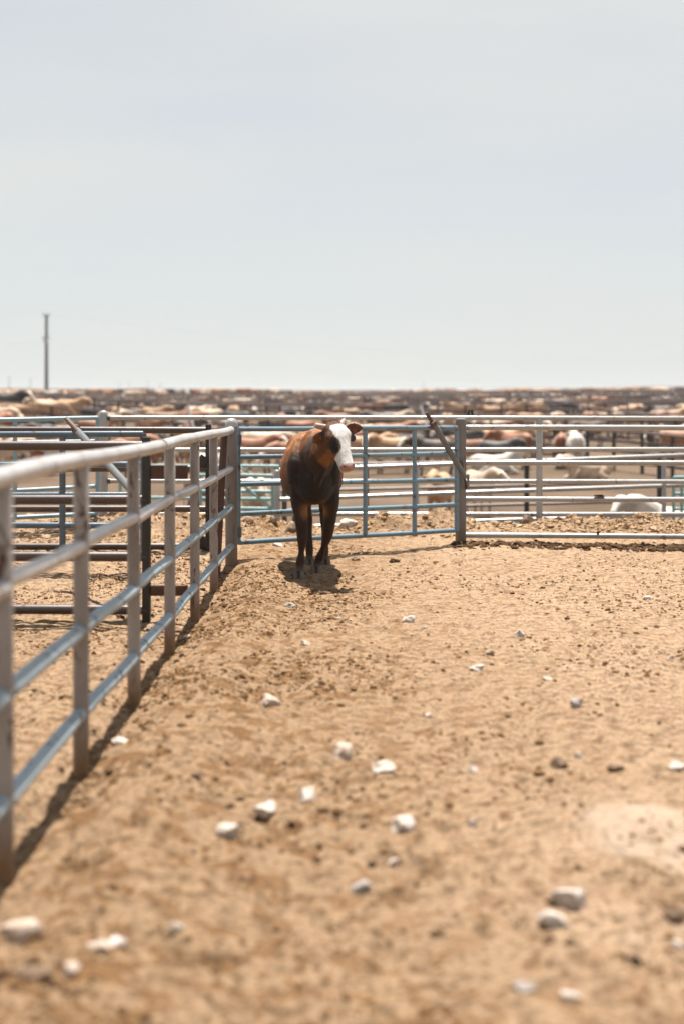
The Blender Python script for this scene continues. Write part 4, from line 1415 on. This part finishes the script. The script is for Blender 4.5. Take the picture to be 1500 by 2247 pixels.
# the herd goes on to the skyline: too far to tell one from the next
def far_herd(name, coat, n):
    src = HERD['low']
    bm = bmesh.new()
    loft(bm, [[Vector(p) for p in body_ring(*s, n=8)] for s in ((.85, 0, 1.2, .9, .12), (.5, 0, 1.32, .68, .26), (0, 0, 1.28, .6, .31), (-.45, 0, 1.3, .66, .22), (-.72, 0, 1.1, .8, .1))])
    limb(bm, [(0, -.5, 1.1), (0, -.95, 1.15), (0, -1.3, .95)], [(.16, .2), (.11, .14), (.08, .1)], 6)
    for q in (-1, 1):
        for yy in (-.42, .66):
            limb(bm, [(q * .15, yy, .8), (q * .15, yy, 0)], [(.08, .1), (.05, .05)], 5)
    bmesh.ops.triangulate(bm, faces=bm.faces[:])
    bm.verts.index_update()
    v0 = np.array([v.co[:] for v in bm.verts]); f0 = np.array([[v.index for v in f.verts] for f in bm.faces])
    bm.free()
    y = 194 * np.exp(rng.uniform(0, 1, n) ** 1.25 * math.log(640 / 194))
    x = rng.uniform(-.27, .27, n) * y
    a = np.where(rng.uniform(0, 1, n) < .45, rng.choice([1.57, -1.57], n) + rng.normal(0, .3, n), rng.uniform(0, 6.28, n))
    c, s = np.cos(a)[:, None], np.sin(a)[:, None]
    k = rng.uniform(.9, 1.1, n)[:, None]
    X = (v0[None, :, 0] * c - v0[None, :, 1] * s) * k + x[:, None]
    Y = (v0[None, :, 0] * s + v0[None, :, 1] * c) * k + y[:, None]
    Z = v0[None, :, 2] * k + terrain(x, y)[:, None]
    VV = np.stack([X, Y, Z], -1).reshape(-1, 3)
    FF = (f0[None] + (np.arange(n) * len(v0))[:, None, None]).reshape(-1, 3)
    o = mesh_obj(name, np_mesh(name, VV, FF), M['herd_far_' + coat])
    tag(o, 'distant mass of %s cattle along the skyline' % coat, 'cattle', None, 'stuff')


for c in ('rust-red', 'tan', 'cream', 'dark brown', 'white'):
    M['herd_far_' + c] = simple_mat('far_coat_' + c, COATS[c], 0.7, 0.2, 0.3, 0.6)
for c, n in (('rust-red', 420), ('tan', 480), ('cream', 360), ('dark brown', 170), ('white', 130)):
    far_herd('distant_herd', c, n)


# ------------------------------------------------------------------ utility poles and wires
def utility_pole(x, y, h, label, big=True, group=None):
    z0 = Ts(x, y)
    o = empty('utility_pole', (x, y, z0), label, 'utility pole', group)
    bm = bmesh.new()
    tube(bm, [Vector((0, 0, -.5)), Vector((0, 0, h))], [.25, .17], 10)
    mesh_obj('shaft', bm_mesh('shaft', bm), M['pole'], o)
    bm = bmesh.new()
    box(bm, Vector((0, -.14, h - .15)), (.9 if big else 2.2, .12, .14), Matrix.Rotation(.9, 3, 'Z') if big else None)
    mesh_obj('crossarm', bm_mesh('crossarm', bm), M['pole'], o)
    if big:
        for s in (-1, 1):
            bm = bmesh.new()
            tube(bm, [Vector((s * .3, -.14 + s * .3, h - .1)), Vector((s * .34, -.14 + s * .3, h + .18)), Vector((s * .38, -.14 + s * .3, h + .36))], [.05, .07, .03], 8)
            mesh_obj('insulator', bm_mesh('insulator', bm), M['porcelain'], o)
        bm = bmesh.new()
        tube(bm, [Vector((0, -.42, h - 3.55)), Vector((0, -.42, h - 2.75))], .24, 12)
        mesh_obj('transformer', bm_mesh('transformer', bm), M['porcelain'], o)
        bm = bmesh.new()
        box(bm, Vector((0, -.17, h - 2.9)), (1.0, .1, .12))
        mesh_obj('bracket', bm_mesh('bracket', bm), M['pole'], o)
    return o


PD = 178.0
pxx = (102 - 750) / F_PX * PD
pole_h = EYE + (HOR - 690) * PD / F_PX - Ts(pxx, PD)
utility_pole(pxx, PD, pole_h, 'tall weathered utility pole standing on the skyline at left')
for px, hh, dd, lab in ((20, 9.5, 800, 'tiny faint utility pole nearest the left edge of the skyline'), (67, 9.5, 860, 'tiny faint utility pole just left of the tall pole'),
                        (262, 9, 1000, 'tiny faint utility pole right of the tall pole, first of a loose row'), (284, 9.5, 1050, 'tiny faint utility pole right of the tall pole, second of a loose row'),
                        (325, 10, 1080, 'tiny faint utility pole right of the tall pole, third of a loose row'), (352, 9, 1100, 'tiny faint utility pole right of the tall pole, last of a loose row'),
                        (928, 9, 1100, 'tiny faint utility pole on the skyline above the gate lever')):
    utility_pole((px - 750) / F_PX * dd, dd, hh, lab, False, 'far utility poles')


def wire(z_at_pole, sag, label):
    zb = Ts(pxx, PD)
    bm = bmesh.new()
    a = Vector((pxx - 62, PD - 6, z_at_pole - .3)); b = Vector((pxx, PD, z_at_pole)); c = Vector((pxx + 150, PD + 70, z_at_pole + .6))
    pts = []
    for p, q, n in ((a, b, 12), (b, c, 30)):
        for i in range(n):
            t = i / n
            v = p.lerp(q, t); v.z -= sag * ((q - p).length / 150) ** 2 * 4 * t * (1 - t)
            pts.append(v)
    pts.append(c)
    tube(bm, pts, .010, 5)
    o = mesh_obj('power_line', bm_mesh('power_line', bm), M['wire'], None)
    tag(o, label, 'wire')


zt = EYE + (HOR - 686) * PD / F_PX
wire(zt, 4.4, 'thin overhead wire strung from the top of the tall pole')
wire(zt - 3.7, 4.2, 'thin lower overhead wire strung from the side of the tall pole')


# ------------------------------------------------------------------ stones
def rock(name, px, py, wpx, hpx, mat, label, group=None, d=None, seed=0, base_z=None, cat='stone', flat=0.8, sink=0.34):
    d = d or gdepth(py + hpx * .42)
    x = (px - 750) / F_PX * d
    w = wpx * d / F_PX * 0.92
    h = hpx * d / F_PX * 0.92
    z = Hs(x, d) if base_z is None else base_z
    bm = bmesh.new()
    bmesh.ops.create_icosphere(bm, subdivisions=3, radius=1)
    r = random.Random(seed * 31 + int(px))
    off = Vector((r.uniform(0, 50), r.uniform(0, 50), r.uniform(0, 50)))
    planes = [(Vector((r.gauss(0, 1), r.gauss(0, 1), r.gauss(0, .8))).normalized(), r.uniform(.5, .85)) for _ in range(11)]
    for v in bm.verts:
        q = v.co.copy()
        for n, k in planes:
            e = q.dot(n) - k
            if e > 0: q -= n * (e * .97)
        q *= 1 + .30 * mnoise.noise(q * 1.4 + off) + .16 * mnoise.noise(q * 3.6 + off) + .06 * mnoise.noise(q * 8 + off)
        v.co = Vector((q.x * w * .58, q.y * w * .5, q.z * h * .60))
    rot = Matrix.Rotation(r.uniform(-.35, .35), 4, 'Z')
    bmesh.ops.transform(bm, matrix=rot, verts=bm.verts[:])
    lo = min(v.co.z for v in bm.verts); hi = max(v.co.z for v in bm.verts)
    sunk = lo + (hi - lo) * sink
    for v in bm.verts: v.co.z -= sunk
    me = bm_mesh(name, bm)
    o = mesh_obj(name, me, M[mat], None, (x, d, z))
    return tag(o, label, cat, group)


STONES = [
    (267, 1622, 46, 20, 'stone', 'flat white stone lying beside the shadow of the long white fence'),
    (590, 1533, 46, 36, 'stone_pink', 'pinkish pitted stone left of centre, farther back than the white cluster'),
    (755, 1643, 60, 48, 'stone_pink', 'largest pinkish block of stone near the middle of the yard'),
    (836, 1678, 66, 32, 'stone', 'long white stone just right of the pinkish block'),
    (675, 1742, 56, 34, 'stone', 'round white stone left below the pinkish block'),
    (588, 1767, 66, 36, 'stone', 'white stone with a dark notch left of the round white one'),
    (498, 1830, 62, 40, 'stone', 'leftmost of the white stones in the middle foreground, with notched side'),
    (886, 1802, 66, 42, 'stone', 'white stone with grey underside below the long white stone'),
    (1036, 1686, 26, 18, 'stone', 'small white pebble right of the long white stone'),
    (1264, 1542, 34, 32, 'stone_grey', 'round grey stone with a dark shadowed foot at right'),
    (1267, 1664, 22, 18, 'stone', 'small white pebble right of the dark clod'),
    (1487, 1693, 48, 26, 'stone', 'white stone cut by the right edge above the pale hump'),
    (1036, 1806, 26, 22, 'stone', 'small white pebble right of the grey-bottomed white stone'),
    (866, 1860, 26, 18, 'stone', 'small white pebble below the grey-bottomed white stone'),
    (790, 1926, 46, 36, 'stone_grey', 'greyish white stone alone at bottom centre'),
    (1250, 1960, 82, 60, 'stone', 'largest white stone in the right foreground'),
    (1213, 2002, 68, 42, 'stone', 'smooth white stone touching the largest white stone from the front'),
    (46, 2045, 104, 58, 'stone_pink', 'big slanted pinkish stone in the bottom left foreground'),
    (262, 2073, 48, 28, 'stone', 'white stone in the left foreground beside a flat one'),
    (384, 2049, 32, 24, 'stone', 'small round white stone in the left foreground'),
    (214, 2095, 56, 22, 'stone_pink', 'flat pinkish stone at the left of the white foreground stone'),
    (1248, 2166, 48, 24, 'stone', 'flat white stone nearest the camera at lower right'),
    (1150, 2150, 52, 26, 'stone_grey', 'flat grey stone at lower right beside the nearest white one'),
    (1487, 2052, 38, 30, 'stone', 'white stone at the right edge below the dark hollow'),
    (895, 1362, 38, 25, 'stone', 'sharp-edged pale stone on the packed dirt right of the calf shadow'),
    (1046, 1464, 36, 20, 'stone', 'oval white stone right of the yard centre'),
    (1140, 1390, 22, 24, 'stone', 'upright white stone beyond the oval white stone'),
    (1200, 1490, 22, 12, 'stone', 'small flat white stone right of the oval white stone'),
    (412, 1380, 17, 13, 'stone', 'little white stone beside the long fence posts'),
    (1421, 1308, 22, 12, 'stone', 'little white stone in the yard at far right'),
    (1471, 1442, 15, 12, 'stone', 'tiny white pebble near the right edge of the yard'),
    (1382, 1211, 10, 9, 'stone', 'tiny white pebble in the dark crumbs under the right rails'),
    (942, 1570, 26, 15, 'stone_pink', 'pale half-buried stone in the middle of the yard'),
    (668, 1418, 24, 13, 'stone_pink', 'pale half-buried stone below the calf'),
    (638, 1333, 32, 15, 'stone_grey', 'flat grey stone left below the calf shadow'),
    (608, 1198, 24, 12, 'stone', 'pale flat stone under the bottom bar of the blue gate'),
    (155, 2158, 46, 40, 'stone_pink', 'dull pinkish stone in the bottom left corner area'),
    (742, 1358, 12, 9, 'stone', 'tiny white pebble, left one of a pair below the calf'),
    (769, 1363, 12, 8, 'stone', 'tiny white pebble, right one of a pair below the calf'),
    (931, 1386, 11, 8, 'stone', 'tiny white pebble just below the sharp-edged pale stone'),
]
for i, (px, py, w, h, m, lab) in enumerate(STONES):
    rock('stone', px, py, w, h, m, lab, 'stones scattered on the yard', seed=i)
CLODS = [
    (1228, 1678, 42, 34, 'stone_brown', 'dark brown clod of dung right of centre beside a white pebble'),
    (1350, 1694, 36, 18, 'stone_brown', 'flat dark brown clod near the right edge'),
    (1480, 1992, 70, 40, 'stone_brown', 'large dark clod standing in for the shade in the hollow at the right edge'),  # dark lump stands in for the shade inside the hollow
    (862, 1230, 26, 12, 'stone_brown', 'dark dung lump on the ground below the gate centre'),
    (780, 1229, 18, 11, 'stone_brown', 'dark dung lump right of the calf hooves'),
    (712, 1295, 30, 10, 'stone_brown', 'dark flat dung lump in front of the calf shadow'),
    (1073, 1434, 22, 14, 'stone_tan', 'brown clod behind the oval white stone'),
    (75, 2170, 90, 30, 'stone_brown', 'broad dark clod in the bottom left foreground'),
    (1390, 2082, 34, 16, 'stone_brown', 'small dark clod in the right foreground'),
    (430, 1730, 26, 16, 'stone_brown', 'dark clod in the left part of the yard'),
]
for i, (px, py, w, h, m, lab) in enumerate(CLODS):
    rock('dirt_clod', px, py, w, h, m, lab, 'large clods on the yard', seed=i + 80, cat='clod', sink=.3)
BERM = [
    (545, 1152, 34, 30, 16.75, 'stone_tan', 'big pale clod heaped behind the left end of the blue gate'),
    (600, 1160, 22, 18, 16.8, 'stone_tan', 'tan clod on the bank left of the brown rock'),
    (641, 1158, 40, 34, 16.6, 'stone_brown', 'brown rock on the bank just left of the calf legs'),
    (763, 1152, 46, 30, 16.8, 'stone', 'white rock on the bank just right of the calf legs'),
    (1086, 1145, 34, 17, 17.1, 'stone_tan', 'pale rock on the bank right of the latch post'),
    (1050, 1156, 9, 17, 16.6, 'stone_brown', 'small dark upright rock on the bank right of the latch post'),
    (1158, 1150, 34, 33, 17.2, 'stone_brown', 'dark brown rock beside the rear fence post'),
    (1126, 1149, 10, 8, 16.9, 'stone', 'small white stone on the bank left of the dark brown rock'),
    (1417, 1155, 12, 8, 16.9, 'stone', 'small white stone on the bank at far right'),
    (98, 1173, 34, 22, 16.3, 'stone_tan', 'tan clod on the bank seen between left rails'),
    (35, 1180, 34, 20, 16.4, 'stone_tan', 'broad tan clod on the bank at the left edge'),
    (222, 1150, 12, 26, 16.8, 'stone_brown', 'dark upright stub of wood on the bank behind left rails'),
    (1480, 1150, 10, 8, 16.9, 'stone_tan', 'small tan clod on the bank at the right edge'),
]
for i, (px, py, w, h, d, m, lab) in enumerate(BERM):
    p = at(px, py + h * .5, d)
    gz = Hs(p.x, d)
    rock('rock', px, py, w, h, m, lab, 'rocks on the dirt bank', d, i + 140, min(max(p.z, gz - .02), gz + .04), 'rock')
# dried dung caught on a rail
rock('dung_lump', 1316, 1089, 26, 6, 'dark_clod', 'dried dung caught on top of the third front rail at right', None, 15.58, 201, 0.487 + 0.033, 'dung', sink=.15)
rock('dung_lump', 1312, 1172, 8, 8, 'dark_clod', 'tiny dried dung blob stuck on the lowest front rail', None, 15.55, 202, 0.105, 'dung', sink=.1)


# ------------------------------------------------------------------ hot dusty air
bm = bmesh.new()
box(bm, Vector((0, 3500, 5.0)), (9000, 9000, 18.0))
me = bpy.data.meshes.new('haze'); bm.to_mesh(me); bm.free()
hm = bpy.data.materials.new('haze'); hm.use_nodes = True
hn_ = hm.node_tree.nodes; hn_.clear()
ho = hn_.new('ShaderNodeOutputMaterial'); hv = hn_.new('ShaderNodeVolumePrincipled')
hv.inputs['Color'].default_value = (0.72, 0.755, 0.78, 1)
hv.inputs['Density'].default_value = HAZE
hv.inputs['Anisotropy'].default_value = 0.2
hm.node_tree.links.new(hv.outputs[0], ho.inputs['Volume'])
hz = mesh_obj('haze', me, hm)
hz['kind'] = 'stuff'
hz['label'] = 'thin pale dusty air over the yards and the plain'
